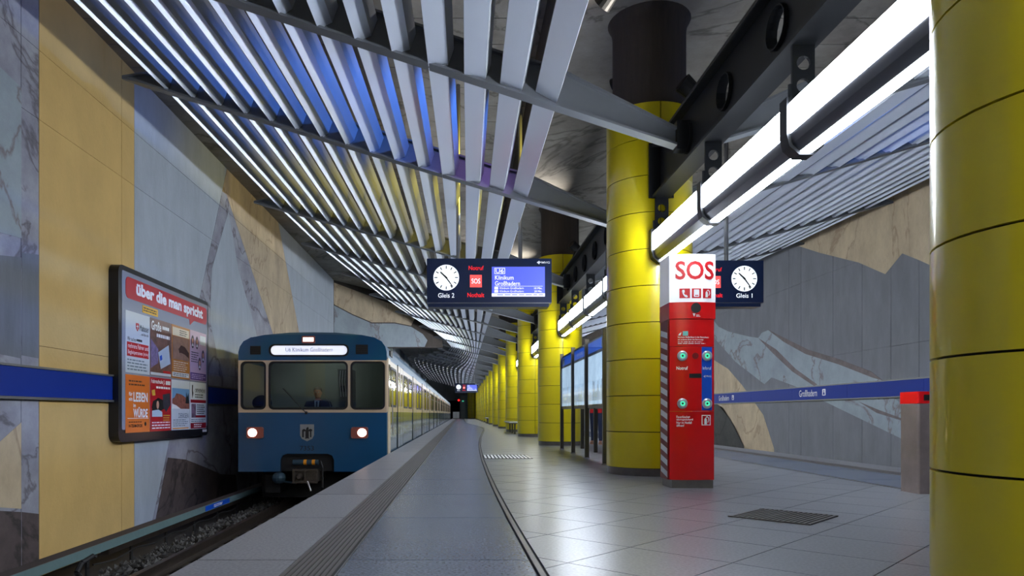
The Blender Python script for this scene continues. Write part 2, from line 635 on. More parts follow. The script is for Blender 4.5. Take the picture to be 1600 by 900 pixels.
# curved metal inlay and tactile strips, both halves of the platform
for mir in (False, True):
    f = mirx if mir else (lambda v: v)
    mb = MB()
    ys = [y for y, _ in CURVE]
    pts = []
    yy = -3.3
    while yy < 104:
        pts.append(yy)
        yy += 0.8 if yy < 40 else 2.0
    for ya, yb in zip(pts, pts[1:]):
        q = [(f(curve_x(ya) - 0.014), ya), (f(curve_x(ya) + 0.014), ya), (f(curve_x(yb) + 0.014), yb), (f(curve_x(yb) - 0.014), yb)]
        if mir:
            q.reverse()
        mb.plate(GROUND, q, c0=-0.01, c1=0.003, back=False)
    o = mb.build('metal_inlay', M_STEEL_D, floor)
    x0, x1 = (-0.865, -0.6) if not mir else (mirx(-0.6), mirx(-0.865))
    strip = MB().box(x0, x1, -3.3, 105, -0.03, 0.0).build('tactile_strip', M_RUBBERSTRIP, floor)
    for i in range(9):
        xa = x0 + 0.008 + i * (x1 - x0 - 0.016) / 9
        MB().box(xa, xa + 0.016, -3.3, 105, -0.004, 0.006).build('tactile_rib', mat('tactile_rib_steel', (104, 100, 98), 0.4, metal=0.3), strip)
    xm = (-0.598 if not mir else mirx(-0.598))
    MB().box(xm - 0.004, xm + 0.004, -3.3, 105, -0.02, 0.0035).build('edge_bar', M_STEEL, floor)

# track beds
for s, (xa, xb) in (('left', (XWL - 0.2, EDGE_L + 0.4)), ('right', (EDGE_R - 0.4, XWR + 0.2))):
    o = MB().box(xa, xb, Y0, Y1 + 20, -1.5, -1.28).build('trackbed_' + s, M_TRACKBED)
    tag(o, 'dark trackbed on the %s' % s, kind='structure')
TRACK = EDGE_L - 0.05 - 1.45          # track centre line
tb = bpy.data.objects['trackbed_left']
yy = 5.0
sleeper_me = None
while yy < 30:
    o = MB().box(TRACK - 1.25, TRACK + 1.25, yy, yy + 0.24, -1.29, -1.17).build('sleeper', M_SLEEPER, tb)
    yy += 0.65
stones = MB()
for i in range(2600):
    yy = 5.5 + 11 * random.random() ** 1.3
    xx = random.choice((random.uniform(TRACK - 1.6, TRACK - 0.82), random.uniform(TRACK - 0.6, TRACK + 0.6)))
    r = random.uniform(0.02, 0.048)
    zz = -1.25 + 0.07 * max(0, 1 - abs(xx - (TRACK - 1.15)) / 0.35) + random.random() * 0.06
    a = random.random() * 6
    vs = [(xx + r * math.cos(a + q * 2.1) * random.uniform(0.7, 1.2), yy + r * math.sin(a + q * 2.1) * random.uniform(0.7, 1.2), zz + random.uniform(-.3, .3) * r) for q in range(3)]
    vs += [(xx + random.uniform(-.3, .3) * r, yy + random.uniform(-.3, .3) * r, zz + r * 0.9), (xx, yy, zz - r)]
    stones.add(vs, [(0, 1, 3), (1, 2, 3), (2, 0, 3), (1, 0, 4), (2, 1, 4), (0, 2, 4)])
tag(stones.build('ballast', M_BALLAST), 'grey crushed stone ballast between the rails', 'ballast', kind='stuff')

for x, lab in ((TRACK - 0.7175, 'rusty running rail beside the third rail cover'), (TRACK + 0.7175, 'running rail beneath the platform edge')):
    prof = [(-0.07, 0), (0.07, 0), (0.07, 0.02), (0.012, 0.04), (0.012, 0.11), (0.036, 0.12), (0.036, 0.16), (-0.036, 0.16), (-0.036, 0.12), (-0.012, 0.11), (-0.012, 0.04), (-0.07, 0.02)]
    fr = Frame((x, 0, -1.17), (1, 0, 0), (0, 0, 1))
    t = thing('running_rail', lab, 'rail', (x, 6, -1.17))
    MB().plate(fr, prof, c0=-100, c1=-4.0).build('rail_profile', M_RAILTOP, t)
    for q in range(24):
        yq = 5.1 + 0.65 * q
        MB().box(x - 0.13, x - 0.05, yq, yq + 0.12, -1.17, -1.12).build('rail_clip', M_BOGIE, t)
# third rail with cover board
t = thing('third_rail_cover', 'grey-green third rail cover board along the foot of the left wall', 'rail cover', (-4.5, 6, -1.28))
MB().box(-4.42, -4.40, 4, 100, -0.925, -0.82).build('cover_board', M_COVER, t)
MB().box(-4.60, -4.42, 4, 100, -0.845, -0.82).build('cover_top', M_COVERTOP, t)
MB().box(-4.56, -4.46, 8.9, 100, -1.02, -0.95).build('conductor_rail', M_RAILTOP, t)
yq = 8.6
while yq < 24:
    MB().box(-4.60, -4.575, yq, yq + 0.06, -1.28, -0.845).tube((-4.58, yq + 0.03, -1.0), (-4.48, yq + 0.03, -0.97), 0.03, n=6).build('bracket', M_BOGIE, t)
    yq += 1.15
MB().path([(-4.40, 8.4, -0.93), (-4.40, 8.15, -0.96), (-4.40, 8.05, -1.05), (-4.40, 8.2, -1.18), (-4.40, 8.6, -1.25)], 0.03, 8).build('ramp_end', M_BOGIE, t)
cab_pts = []
yq = 8.6
while yq < 24:
    cab_pts += [(-4.5, yq, -1.08), (-4.5, yq + 0.575, -1.13)]
    yq += 1.15
MB().path(cab_pts, 0.012, 5).build('cable', M_BOGIE, t)
fw = Frame((-4.40, 0, 0), WALL_L_U)
sg = MB().plate(fw, rrect(12.1, -0.915, 13.35, -0.83), c0=0, c1=0.004).build('blue_marker', M_PBLUE, t)
lines(fw, 12.5, -0.90, 12.95, -0.845, 2, M_WHITE, sg, c=0.006, fill=0.5)

# --- walls
def wall_pt_l(x, y):
    d = XWL * F_PX / (x - CX)
    return (d, EYE + (CY - y) * d / F_PX)


def wall_pt_r(x, y):
    d = XWR * F_PX / (x - CX)
    return (-d, EYE + (CY - y) * d / F_PX)


WL = Frame((XWL, 0, 0), WALL_L_U)      # a = +Y
WR = Frame((XWR, 0, 0), WALL_R_U)      # a = -Y
wl = MB().box(XWL - 0.4, XWL - 0.045, Y0, Y1 + 20, -1.5, ZC).build('wall_left', M_JOINT)
tag(wl, 'track wall of painted concrete panels with rock pattern', kind='structure')
wr = MB().box(XWR + 0.045, XWR + 0.4, Y0, Y1 + 20, -1.5, ZC).build('wall_right', M_JOINT)
tag(wr, 'far track wall of grey concrete panels with pale rock pattern', kind='structure')
ZB = -1.3
gj = 0.006
top = ZC - 0.002


def lpanel(poly, m, c1=0.0, c0=-0.05, nm='wall_panel'):
    if nm == 'painted_facet':
        return MB().plate(WL, poly, c0=c0, c1=c1, back=False).build(nm, m, wl)
    zs = [-9, 1.62, 4.46, 5.33, 9]
    for za, zb in zip(zs, zs[1:]):
        q_ = clip(clip(poly, lambda p: p[1] - za - 0.003), lambda p: zb - 0.003 - p[1])
        if len(q_) > 2:
            MB().plate(WL, q_, c0=c0, c1=c1, back=False).build(nm, m, wl)


yl = lambda x: XWL * F_PX / (x - CX)
# straight panels
for a, b, m in ((Y0, 0, M_ROCK), (0, 3.4, M_GOLD), (3.4, 6.6, M_CONC), (6.6, yl(33), M_ROCK), (yl(33), yl(61), M_ROCK), (yl(61), 10.98, M_GOLD), (10.98, yl(210), M_GOLD)):
    lpanel([(a + gj, ZB), (b - gj, ZB), (b - gj, top), (a + gj, top)], m)
# slanted line between the light panel and the veined rock
sl = lambda z: 12.05 + (15.9 - 12.05) * ((z - EYE) + 1.9) / 7.4
lpanel([(yl(210) + gj, ZB), (sl(ZB) - gj, ZB), (sl(top) - gj, top), (yl(210) + gj, top)], M_CONC)
b1 = lambda z: 15.9 + (19.7 - 15.9) * (4.93 - (z - EYE)) / 2.62      # left edge of the beige vein
b2 = lambda z: 20.2 + (22.95 - 20.2) * (5.7 - (z - EYE)) / 3.0
zj = EYE + 4.93
lpanel([(sl(ZB) + gj, ZB), (b1(ZB) - gj, ZB), (b1(zj) - gj, zj), (sl(zj) + gj, zj)], M_ROCK)
lpanel([(b1(ZB) + gj, ZB), (b2(ZB) - gj, ZB), (b2(top) - gj, top), (sl(top) + gj, top), (sl(zj) + gj, zj + 0.01), (b1(zj) + gj, zj)], M_ROCK_BEIGE)
lpanel([(b2(ZB) + gj, ZB), (29.3, ZB), (29.3, top), (b2(top) + gj, top)], M_CONC)
for a in range(0, 15):
    ya = 29.3 + a * 5.2
    lpanel([(ya + gj, ZB), (min(ya + 5.2, Y1 + 19) - gj, ZB), (min(ya + 5.2, Y1 + 19) - gj, top), (ya + gj, top)], M_CONC if a % 2 else M_CONC_D)
# painted rock facets laid over the panels
def facet_l(ps, m, c=0.004):
    return lpanel([wall_pt_l(x, y) for x, y in ps], m, c1=c, c0=0.0, nm='painted_facet')


facet_l([(-40, 60), (0, 105), (33.0, 137), (33.0, 372), (0, 363), (-40, 350)], M_ROCK_LIGHT)
facet_l([(-40, 395), (33.0, 402), (33.0, 560), (-40, 545)], M_CONC_D, 0.003)
facet_l([(-40, 735), (0, 690), (33.0, 660), (33.0, 795), (-40, 790)], M_ROCK_BEIGE, 0.003)
facet_l([(-40, 796), (33.0, 800), (33.0, 892), (-40, 925)], M_ROCK_BROWN, 0.003)
facet_l([(34.0, 800), (60.5, 803), (60.5, 880), (34.0, 890)], M_ROCK_BROWN, 0.003)
facet_l([(34.0, 395), (60.5, 398), (60.5, 560), (34.0, 555)], M_CONC_D, 0.003)
facet_l([(243, 812), (262, 715), (290, 718), (320, 730), (345, 741), (368, 742), (372, 780), (300, 803)], M_ROCK_BROWN)
facet_l([(357, 330), (372, 420), (395, 500), (410, 560), (340, 560), (328, 500), (331, 420)], M_CONC, 0.003)
# right wall panels
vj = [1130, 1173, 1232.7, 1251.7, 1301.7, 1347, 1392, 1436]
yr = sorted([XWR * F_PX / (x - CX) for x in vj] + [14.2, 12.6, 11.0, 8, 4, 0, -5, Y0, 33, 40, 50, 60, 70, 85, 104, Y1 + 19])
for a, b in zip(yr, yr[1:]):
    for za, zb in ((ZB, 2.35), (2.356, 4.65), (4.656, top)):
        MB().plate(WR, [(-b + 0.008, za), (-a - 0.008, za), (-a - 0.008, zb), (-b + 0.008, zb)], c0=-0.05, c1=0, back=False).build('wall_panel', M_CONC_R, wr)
q = lambda *ps: [(1100 + 0.3778 * x, 380 + 0.3778 * y) for x, y in ps]


def facet_r(ps, m, c=0.004):
    return MB().plate(WR, [wall_pt_r(x, y) for x, y in ps], c0=0, c1=c, back=False).build('painted_facet', m, wr)


facet_r(q((40, 320), (60, 345), (100, 365), (180, 385), (225, 392), (240, 370), (265, 360), (330, 392), (430, 445), (560, 485), (690, 535), (740, 568), (900, 640), (900, 850), (810, 805), (655, 730), (500, 655), (400, 600), (280, 555), (250, 583), (130, 490), (50, 400), (20, 340)), M_ROCK_LIGHT)
facet_r(q((20, 470), (100, 520), (160, 590), (210, 660), (245, 710), (290, 850), (290, 980), (200, 980), (165, 840), (110, 730), (20, 620)), M_ROCK_BEIGE)
facet_r(q((20, 650), (80, 680), (130, 760), (165, 835), (170, 900), (20, 900)), M_ROCK_DARK)
facet_r(q((240, -30), (355, 0), (480, 40), (640, 80), (750, 128), (820, 42), (890, 70), (1000, 120), (1000, -600), (300, -600)), M_ROCK_BEIGE)

M_RIDGE = mat('rock_ridge_brown', (116, 106, 106), 0.8, noise=0.25, nscale=3)
facet_r(q((225, 392), (300, 440), (380, 520), (470, 585), (455, 590), (365, 530), (285, 455)), M_RIDGE, 0.006)
facet_r(q((265, 358), (430, 440), (560, 480), (690, 530), (740, 568), (700, 557), (560, 502), (420, 458), (330, 408)), M_RIDGE, 0.006)
facet_r(q((640, 655), (720, 688), (820, 725), (820, 734), (715, 702)), M_RIDGE, 0.006)
tag(MB().box(XWL - 0.4, XWR + 0.4, Y0 - 0.3, Y0, -1.5, ZC + 0.3).build('wall_back', M_CONC_D), 'end wall behind the viewpoint', kind='structure')
# far end: headwall with dark tunnel mouths
hw = MB()
FE = Frame((0, Y1, 0))
hw.plate(FE, [(XWL - 0.4, -1.5), (XWR + 0.4, -1.5), (XWR + 0.4, ZC), (XWL - 0.4, ZC)],
         [rrect(TRACK - 1.8, -1.45, TRACK + 2.6, 2.7), rrect(mirx(TRACK + 2.6), -1.45, mirx(TRACK - 1.8), 2.7)], c0=-0.4, c1=0)
tag(hw.build('wall_end', M_CONC_D), 'far end wall of the hall with tunnel mouths', kind='structure')
tn = MB().box(XWL - 0.6, XWR + 0.6, Y1 + 19.5, Y1 + 20, -1.5, 4).box(XWL - 0.6, XWR + 0.6, Y1 + 0.4, Y1 + 20, 3.3, 3.6).build('tunnel', M_BLACK)
tag(tn, 'black tunnel beyond the platform end', kind='structure')

# ceiling: brown backing, marble-painted slabs, lower strip above the columns
ce = MB().box(XWL - 0.4, XWR + 0.4, Y0, Y1 + 0.1, ZC + 0.04, ZC + 0.4).build('ceiling', M_CEIL_DARK)
tag(ce, 'marble-painted concrete ceiling above the louvres', kind='structure')
for xa, xb in ((XWL - 0.04, 1.15), (mirx(1.15), XWR + 0.04)):
    yy = 0.05
    while yy < 38:
        MB().box(xa, xb, yy + 0.009, yy + 0.7 - 0.009, ZC, ZC + 0.05).build('ceiling_slab', M_CEIL, ce)
        yy += 0.7
    MB().box(xa, xb, yy + 0.01, Y1, ZC, ZC + 0.05).build('ceiling_slab', M_CEIL, ce)
    MB().box(xa, xb, Y0, 0.04, ZC, ZC + 0.05).build('ceiling_slab', M_CEIL, ce)
MB().box(1.15, 1.25, Y0, Y1, ZCM - 0.06, ZC + 0.05).box(mirx(1.25), mirx(1.15), Y0, Y1, ZCM - 0.06, ZC + 0.05).build('ceiling_edge', M_CEIL_DARK, ce)
MB().box(1.25, mirx(1.25), Y0, Y1, ZCM, ZC).build('ceiling_strip', M_CEIL, ce)
# splayed bulkhead above the track
for mir in (False, True):
    f = mirx if mir else (lambda v: v)
    A, B = (XWL, 29.2, 3.5), (-1.0, 37.0, 4.25)
    d = 0.5
    vs = [(f(A[0]), A[1], A[2]), (f(B[0]), B[1], B[2]), (f(B[0]), B[1], ZC), (f(A[0]), A[1], ZC),
          (f(A[0]), A[1] + d, A[2]), (f(B[0]), B[1] + d, B[2]), (f(B[0]), B[1] + d, ZC), (f(A[0]), A[1] + d, ZC)]
    bh = MB().add(vs, [(0, 1, 2, 3), (5, 4, 7, 6), (4, 5, 1, 0), (1, 5, 6, 2)]).build('trim_%d' % (2 if mir else 1), M_CEIL_DARK)
    tag(bh, 'brown bulkhead dropping from the ceiling over the track', kind='structure')
    # pale painted boulder shape on it
    uu = (V(B[0] - A[0], B[1] - A[1], 0)).normalized()
    if not mir:
        fb = Frame(A, uu)
        ln = math.hypot(B[0] - A[0], B[1] - A[1])
        bot = lambda a: (B[2] - A[2]) * a / ln
        out = [(0.02, 0.02)] + [(ln * t, bot(ln * t) + 0.02) for t in (0.3, 0.6, 0.72, 0.8)] + [(ln * 0.83, bot(ln * .83) + 0.35), (ln * 0.78, 1.25), (ln * 0.66, 1.5), (ln * 0.5, 1.5), (ln * 0.3, 1.3), (ln * 0.14, 1.5), (0.02, 1.75)]
        MB().plate(fb, out, c0=0, c1=0.01, back=False).build('painted_facet', M_ROCK_LIGHT, bh)
        MB().plate(fb, [(0.02, 1.8), (ln * 0.14, 1.55), (ln * 0.3, 1.35), (ln * 0.5, 1.55), (ln * 0.66, 1.55), (ln * 0.72, 2.2), (0.02, 2.7)], c0=0, c1=0.008, back=False).build('painted_facet', M_ROCK_BEIGE, bh)

# ================================================================ COLUMNS
R, ROW, BASE = 0.537, 0.4477, 0.094
half_me = {}


def half_shell(a0, a1):
    t = 0.025
    g = 0.006 / R
    return MB().lathe([(R, 0.005), (R, ROW - 0.005), (R - t, ROW - 0.005), (R - t, 0.005)], n=22, a0=a0 + g, a1=a1 - g, closed_prof=True)


h_right = half_shell(-PI / 2, PI / 2).mesh('panel', True)
h_left = half_shell(PI / 2, 3 * PI / 2).mesh('panel', True)
plinth_me = MB().lathe([(R - 0.012, 0), (R - 0.012, BASE)], n=44).mesh('plinth', True)
core_me = MB().lathe([(R - 0.024, BASE - 0.01), (R - 0.024, 4.571), (0.46, 4.571), (0.46, 5.62), (0.475, 5.72), (0.52, ZCM)], n=40).mesh('concrete_core', True)
core_me.materials.append(M_JOINT)
core_me.materials.append(M_COLCONC)
for p in core_me.polygons:
    if p.center.z > 4.56:
        p.material_index = 1


def column(x, y, label, group=None):
    t = thing('column', label, 'column', (x, y, 0), group)
    obj('plinth', plinth_me, M_STEEL_D, t, True)
    obj('concrete_core', core_me, None, t, True)
    for r in range(10):
        for me in (h_right, h_left):
            o = obj('panel', me, M_YELLOW, t, True)
            o.location = (0, 0, BASE + r * ROW)
    return t


col_labels = {2: 'yellow panelled round column standing next to the litter bin', 3: 'yellow panelled round column directly behind the red emergency pillar',
              4: 'yellow panelled round column at the far end of the glass map cases',
              6: 'yellow panelled round column with the bench in front of it'}
for i, y in enumerate(COLUMNS):
    if i in col_labels:
        column(XC, y, col_labels[i])
    else:
        column(XC, y, 'round column clad in rows of yellow panels in the receding row', 'receding row of yellow columns')
column(1.42, 101.5, 'yellow column standing apart at the far end wall', None)

# ================================================================ BEAMS AND LAMPS between columns
def girder(ya, yb, label, group):
    t = thing('steel_girder', label, 'girder', (XC, ya, 3.4), group)
    fr = Frame((XC - 0.008, 0, 0), WALL_L_U)
    n = max(1, int((yb - ya - 0.5) / 1.07))
    off = (yb - ya - (n - 1) * 1.07) / 2
    holes = [circ(ya + off + 1.07 * i, 3.70, 0.155, 18) for i in range(n)]
    MB().plate(Frame((XC, 0, 0), WALL_L_U), rrect(ya, 3.41, yb, 3.99), holes, c0=-0.01, c1=0.01).build('web', M_GUN, t)
    for c in holes:
        MB().plate(Frame((XC, 0, 0), WALL_L_U), [(p[0] + (p[0] - sum(a for a, _ in c) / len(c)) * 0.06, p[1] + (p[1] - 3.70) * 0.06) for p in c], [c], c0=-0.045, c1=0.045).build('hole_collar', M_GUN, t)
    MB().box(XC - 0.11, XC + 0.11, ya, yb, 3.38, 3.41).build('bottom_flange', M_GUN, t)
    MB().box(XC - 0.11, XC + 0.11, ya, yb, 3.99, 4.02).build('top_flange', M_GUN, t)
    for yr_ in (ya - R + 1.6, yb + R - 1.6):
        MB().box(XC - 0.15, XC + 0.15, yr_ - 0.07, yr_ + 0.07, 3.56, 3.86).build('rib_bracket', M_GUN, t)
    for e in (ya + 0.01, yb - 0.03):
        MB().box(XC - 0.15, XC + 0.15, e, e + 0.02, 3.38, 4.04).build('end_plate', M_GUN, t)
    return t


def lamp(ya, yb, label, group):
    t = thing('strip_lamp', label, 'lamp', (XC, ya, 2.6), group)
    fr = Frame((XC, 0, 0), (1, 0, 0), (0, 0, 1))
    # housing: hull with room for the side and bottom diffusers
    prof = [(-0.045, 2.612), (0.045, 2.612), (0.10, 2.66), (0.115, 2.73), (0.115, 2.95), (0.10, 2.965), (-0.10, 2.965), (-0.115, 2.95), (-0.115, 2.73), (-0.10, 2.66)]
    MB().plate(fr, prof, c0=-yb, c1=-ya).build('housing', M_LAMPBODY, t)
    n = max(1, round((yb - ya) / 1.6))
    st = (yb - ya) / n
    for i in range(n):
        a, b = ya + i * st + 0.03, ya + (i + 1) * st - 0.03
        MB().box(XC - 0.122, XC - 0.112, a, b, 2.735, 2.945).build('side_diffuser', M_TUBE, t)
        MB().box(XC + 0.112, XC + 0.122, a, b, 2.735, 2.945).build('side_diffuser', M_TUBE, t)
        MB().box(XC - 0.04, XC + 0.04, a, b, 2.602, 2.614).build('bottom_diffuser', M_TUBE, t)
    for i in range(n + 1):
        y = min(max(ya + i * st, ya + 0.04), yb - 0.04)
        out = [(-0.05, 2.585), (0.05, 2.585), (0.12, 2.645), (0.14, 2.73), (0.14, 2.99), (-0.14, 2.99), (-0.14, 2.73), (-0.12, 2.645)]
        inn = [(-0.04, 2.605), (0.04, 2.605), (0.10, 2.66), (0.113, 2.73), (0.113, 2.95), (-0.113, 2.95), (-0.113, 2.73), (-0.10, 2.66)]
        MB().plate(fr, out, [inn], c0=-y - 0.055, c1=-y + 0.055).build('strap', M_LAMPDARK, t)
        MB().plate(fr, rrect(-0.08, 2.985, 0.08, 3.379), [circ(0, 3.09, 0.05, 14), circ(0, 3.25, 0.05, 14)], c0=-y - 0.012, c1=-y + 0.012).build('hanger_plate', M_GUN, t)
        MB().tube((XC - 0.09, y, 2.985), (XC - 0.09, y, 3.10), 0.016, n=8).build('tension_screw', M_GUN, t)
    return t


for i, (a, b) in enumerate(zip(COLUMNS, COLUMNS[1:])):
    ya, yb = a + R + 0.005, b - R - 0.005
    if i == 2:
        girder(ya, yb, 'dark girder with round holes running into the column behind the emergency pillar', None)
        lamp(ya, yb, 'long white strip lamp ending above the red emergency pillar', None)
    elif i in (3, 4, 5):
        w = {3: 'from the column behind the emergency pillar to the map cases', 4: 'just past the map case column', 5: 'leading to the bench column'}[i]
        girder(ya, yb, 'dark holed girder running ' + w, None)
        lamp(ya, yb, 'white strip lamp running ' + w, None)
    else:
        girder(ya, yb, 'dark girder with round holes spanning between two farther yellow columns', 'girders between the columns')
        lamp(ya, yb, 'white strip lamp hung between two farther yellow columns', 'strip lamps between the columns')

# ================================================================ LOUVRE CEILINGS
LEFT_EDGE = [(-14, -4.4), (4.3, -4.4), (7.49, -4.25), (10.69, -4.03), (15.7, -3.86), (18.9, -3.63), (22.05, -3.14), (25.25, -2.69), (28.35, -2.06), (31.55, -1.29), (34.75, -0.76),
             (37.95, -0.5), (41.15, -0.75), (44.35, -1.15), (47.55, -1.7), (50.75, -2.5), (53.95, -3.3), (57.15, -3.8), (63.5, -4.1), (70, -4.2), (110, -4.2)]
SKEW = [(-14, -1.0), (7.49, -1.0), (10.69, -0.94), (15.7, -0.45), (18.9, -0.2), (22.05, 0.0), (110, 0.0)]


def skew(y, x):
    """ribs near the camera are set slightly askew: their wall end lies nearer"""
    for (a, xa), (b, xb) in zip(SKEW, SKEW[1:]):
        if a <= y <= b:
            k = xa + (xb - xa) * (y - a) / (b - a)
            return y + k * (XC - x) / (XC - left_edge(y))
    return y


def left_edge(y):
    for (a, xa), (b, xb) in zip(LEFT_EDGE, LEFT_EDGE[1:]):
        if a <= y <= b:
            return xa + (xb - xa) * (y - a) / (b - a)
    return -4.7


def zrib(x):
    return 4.17 - 0.255 * x


RIBS = sorted([c - 1.6 for c in COLUMNS] + [c + 1.6 for c in COLUMNS])
RIGHT = 0.90
NS = 15


def rib_parts(y, f):
    xl = left_edge(y) - 0.62
    xs = [xl, xl + 0.25, xl + 0.6, xl + 1.0]
    n = 9
    xs += [xl + 1.0 + (0.95 - xl - 1.0) * i / n for i in range(1, n + 1)]
    xs += [1.5, 2.0, XC - 0.153]

    def h(x):
        if x < xl + 0.8:
            return 0.03 + 0.33 * (x - xl) / 0.8
        if x < 0.95:
            return 0.36
        return 0.40 - 0.24 * (x - 0.95) / 1.47

    web, bot, topf = MB(), MB(), MB()

    def ring(x, za, zb, hw):
        yk = skew(y, x)
        return [(f(x), yk - hw, za), (f(x), yk + hw, za), (f(x), yk + hw, zb), (f(x), yk - hw, zb)]
    web.loft([ring(x, zrib(x) + 0.02, zrib(x) + h(x), 0.012) for x in xs])
    bot.loft([ring(x, zrib(x), zrib(x) + 0.025, 0.075 if x > xl + 0.1 else 0.02) for x in xs])
    topf.loft([ring(x, zrib(x) + h(x) - 0.01, zrib(x) + h(x) + 0.015, 0.06 if x > xl + 0.1 else 0.02) for x in xs])
    return web, bot, topf


def slat(ya, yb, t, f, mb=None):
    mb = mb or MB()
    rings = []
    for y in (ya, yb):
        xl = left_edge(y)
        s = min(1.0, (RIGHT - xl) / (NS - 1) / 0.375)
        x = xl + (RIGHT - xl) * t
        z = zrib(x) + 0.03
        # lower facet tilt shaped for white lamp glint to camera, steep upper fin behind
        nx = 0.83 - 0.3 * t if t < 0.3 else (0.74 - 0.6 * (t - 0.3) if t < 0.5 else (0.62 - 1.35 * (t - 0.5) if t < 0.7 else 0.35 - 2.6 * (t - 0.7)))
        nz = math.sqrt(1 - nx * nx)
        w = (0.045 + 0.20 * t) * s
        lift = max(0.0, -w * nx)
        v0 = (-w * nz * 0.5 - 0.03 * s, lift)
        v1 = (v0[0] + w * nz, lift + w * nx)
        v2 = (v1[0] + 0.06 * s, v1[1] + 0.17 * max(s, 0.6))
        th = 0.008
        pr = [v0, v1, v2, (v2[0] - th, v2[1]), (v1[0] - th, v1[1] + th), (v0[0] - 0.4 * th, v0[1] + th)]
        e = 0.015 if y == ya else -0.015
        rings.append([(f(x + a), skew(y, x + a) + e, z + b) for a, b in pr])
    n = 6
    vs = rings[0] + rings[1]
    fs = [(i, (i + 1) % n, n + (i + 1) % n, n + i) for i in range(n)] + [tuple(range(n)), tuple(range(n, 2 * n))]
    return mb.add(vs, fs)


def paint_slats(o):
    """first face of every slat is its white reflector facet"""
    o.data.materials.append(M_REFL)
    for p in o.data.polygons:
        if p.index % 8 == 0:
            p.material_index = 1
    return o


for side in ('left', 'right'):
    f = (lambda v: v) if side == 'left' else mirx
    lab = 'slatted metal louvre canopy over the track with the blue train' if side == 'left' else 'slatted metal louvre canopy over the empty track beyond the columns'
    root = thing('louvre_canopy', lab, 'louvre', (f(0), 7, 4.2))
    farmb, count = MB(), 0
    for i, y in enumerate(RIBS):
        w, b, tf = rib_parts(y, f)
        o = w.build('rib', M_RIB, root)
        b.build('bottom_flange', M_RIB, o)
        tf.build('top_flange', M_RIB, o)
        xh = left_edge(y) + 0.35
        yk = skew(y, xh)
        MB().tube((f(xh), yk, zrib(xh) + 0.2), (f(xh), yk, ZC - 0.01), 0.012, n=6).tube((f(xh), yk, ZC - 0.05), (f(xh), yk, ZC - 0.012), 0.05, n=8).build('hanger_rod', M_GUN, root)
    for i, (a, b) in enumerate(zip(RIBS, RIBS[1:])):
        near = 2.0 < b and (b < 64 if side == 'left' else b < 40)
        for k in range(NS):
            if near and count < 290:
                paint_slats(slat(a, b, k / (NS - 1), f).build('slat', M_LOUVER, root))
                count += 1
            else:
                slat(a, b, k / (NS - 1), f, farmb)
    tag(paint_slats(farmb.build('far_slats', M_LOUVER, root)), kind='stuff')


# girder spots light the ceiling; ones under the ceiling are added to tint louvres
def spot(x, y, z, col, power, target, label, size=70, foot=None, group=None):
    t = thing('spot_lamp', label, 'spotlight', (x, y, z), group)
    d = (Vector(target) - V(x, y, z)).normalized()
    p = V(x, y, z)
    MB().tube(p - d * 0.12, p + d * 0.16, 0.085, 0.11, 16).build('housing', M_PLASTICBLACK, t)
    MB().tube(p + d * 0.161, p + d * 0.166, 0.09, 0.09, 16).build('lens', M_DARKGLASS, t)
    fx = Vector(foot) if foot else V(XC + 0.06, y, 4.02)
    MB().path([p, V(p.x * 0.4 + fx.x * 0.6, fx.y, (p.z + fx.z) / 2), fx], 0.016, 6).build('bracket', M_PLASTICBLACK, t)
    if power:
        ld = bpy.data.lights.new('spot_beam', 'SPOT')
        ld.color = col
        ld.energy = power
        ld.spot_size = math.radians(size)
        ld.spot_blend = 0.9
        ld.shadow_soft_size = 0.06
        lo = bpy.data.objects.new('spot_beam', ld)
        COL.objects.link(lo)
        lo.location = p + d * 0.18
        lo.rotation_euler = d.to_track_quat('-Z', 'Y').to_euler()
    return t


BLUE, YELL, VIO, WARM = (0.08, 0.26, 1.0), (1.0, 0.82, 0.12), (0.5, 0.3, 1.0), (1.0, 0.93, 0.82)
spot(1.9, 7.6, 5.5, BLUE, SPOT_BLUE, (-1.3, 9.0, 4.5), 'added black spotlight under the ceiling casting blue light on the near slats', 62, (1.9, 7.6, ZCM))
spot(2.3, 10.0, 5.5, YELL, SPOT_YELLOW, (-1.2, 13.2, 4.45), 'added black spotlight under the ceiling casting yellow light on farther slats', 62, (2.3, 10.0, ZCM))
spot(1.7, 8.0, 5.55, VIO, SPOT_VIOLET, (0.3, 9.6, 4.1), 'added black spotlight under the ceiling casting violet light on the inner slats', 50, (1.7, 8.0, ZCM))
spot(mirx(1.9), 7.6, 5.5, BLUE, SPOT_BLUE, (mirx(-1.3), 9.0, 4.5), 'added black spotlight casting blue light on the canopy over the empty track', 62, (mirx(1.9), 7.6, ZCM))
spot(XC + 0.22, 8.05, 4.45, WARM, SPOT_WHITE, (0.1, 7.5, 6.3), 'black spotlight above the girder before the column behind the emergency pillar', 84)
spot(XC + 0.24, 16.3, 4.6, WARM, SPOT_WHITE, (0.2, 15.2, 6.3), 'black spotlight above the girder before the map case column', 100)
spot(XC + 0.24, 22.7, 4.6, WARM, SPOT_WHITE, (0.2, 22.0, 6.3), 'black spotlight above the girder just past the map case column', 100)

# ================================================================ WALL BANDS
def band(root, fr, a0, a1, z0, z1):
    n = max(1, round((a1 - a0) / 3.0))
    st = (a1 - a0) / n
    for i in range(n):
        MB().plate(fr, rrect(a0 + i * st + 0.003, z0, a0 + (i + 1) * st - 0.003, z1), c0=0.025, c1=0.07).build('blue_panel', M_BLUEBAND, root)
    MB().plate(fr, rrect(a0, z1 + 0.004, a1, z1 + 0.03), c0=0.025, c1=0.09).build('trim_strip', M_TRIM, root)
    MB().plate(fr, rrect(a0, z0 - 0.035, a1, z0 - 0.004), c0=0.025, c1=0.09).build('trim_strip', M_TRIM, root)


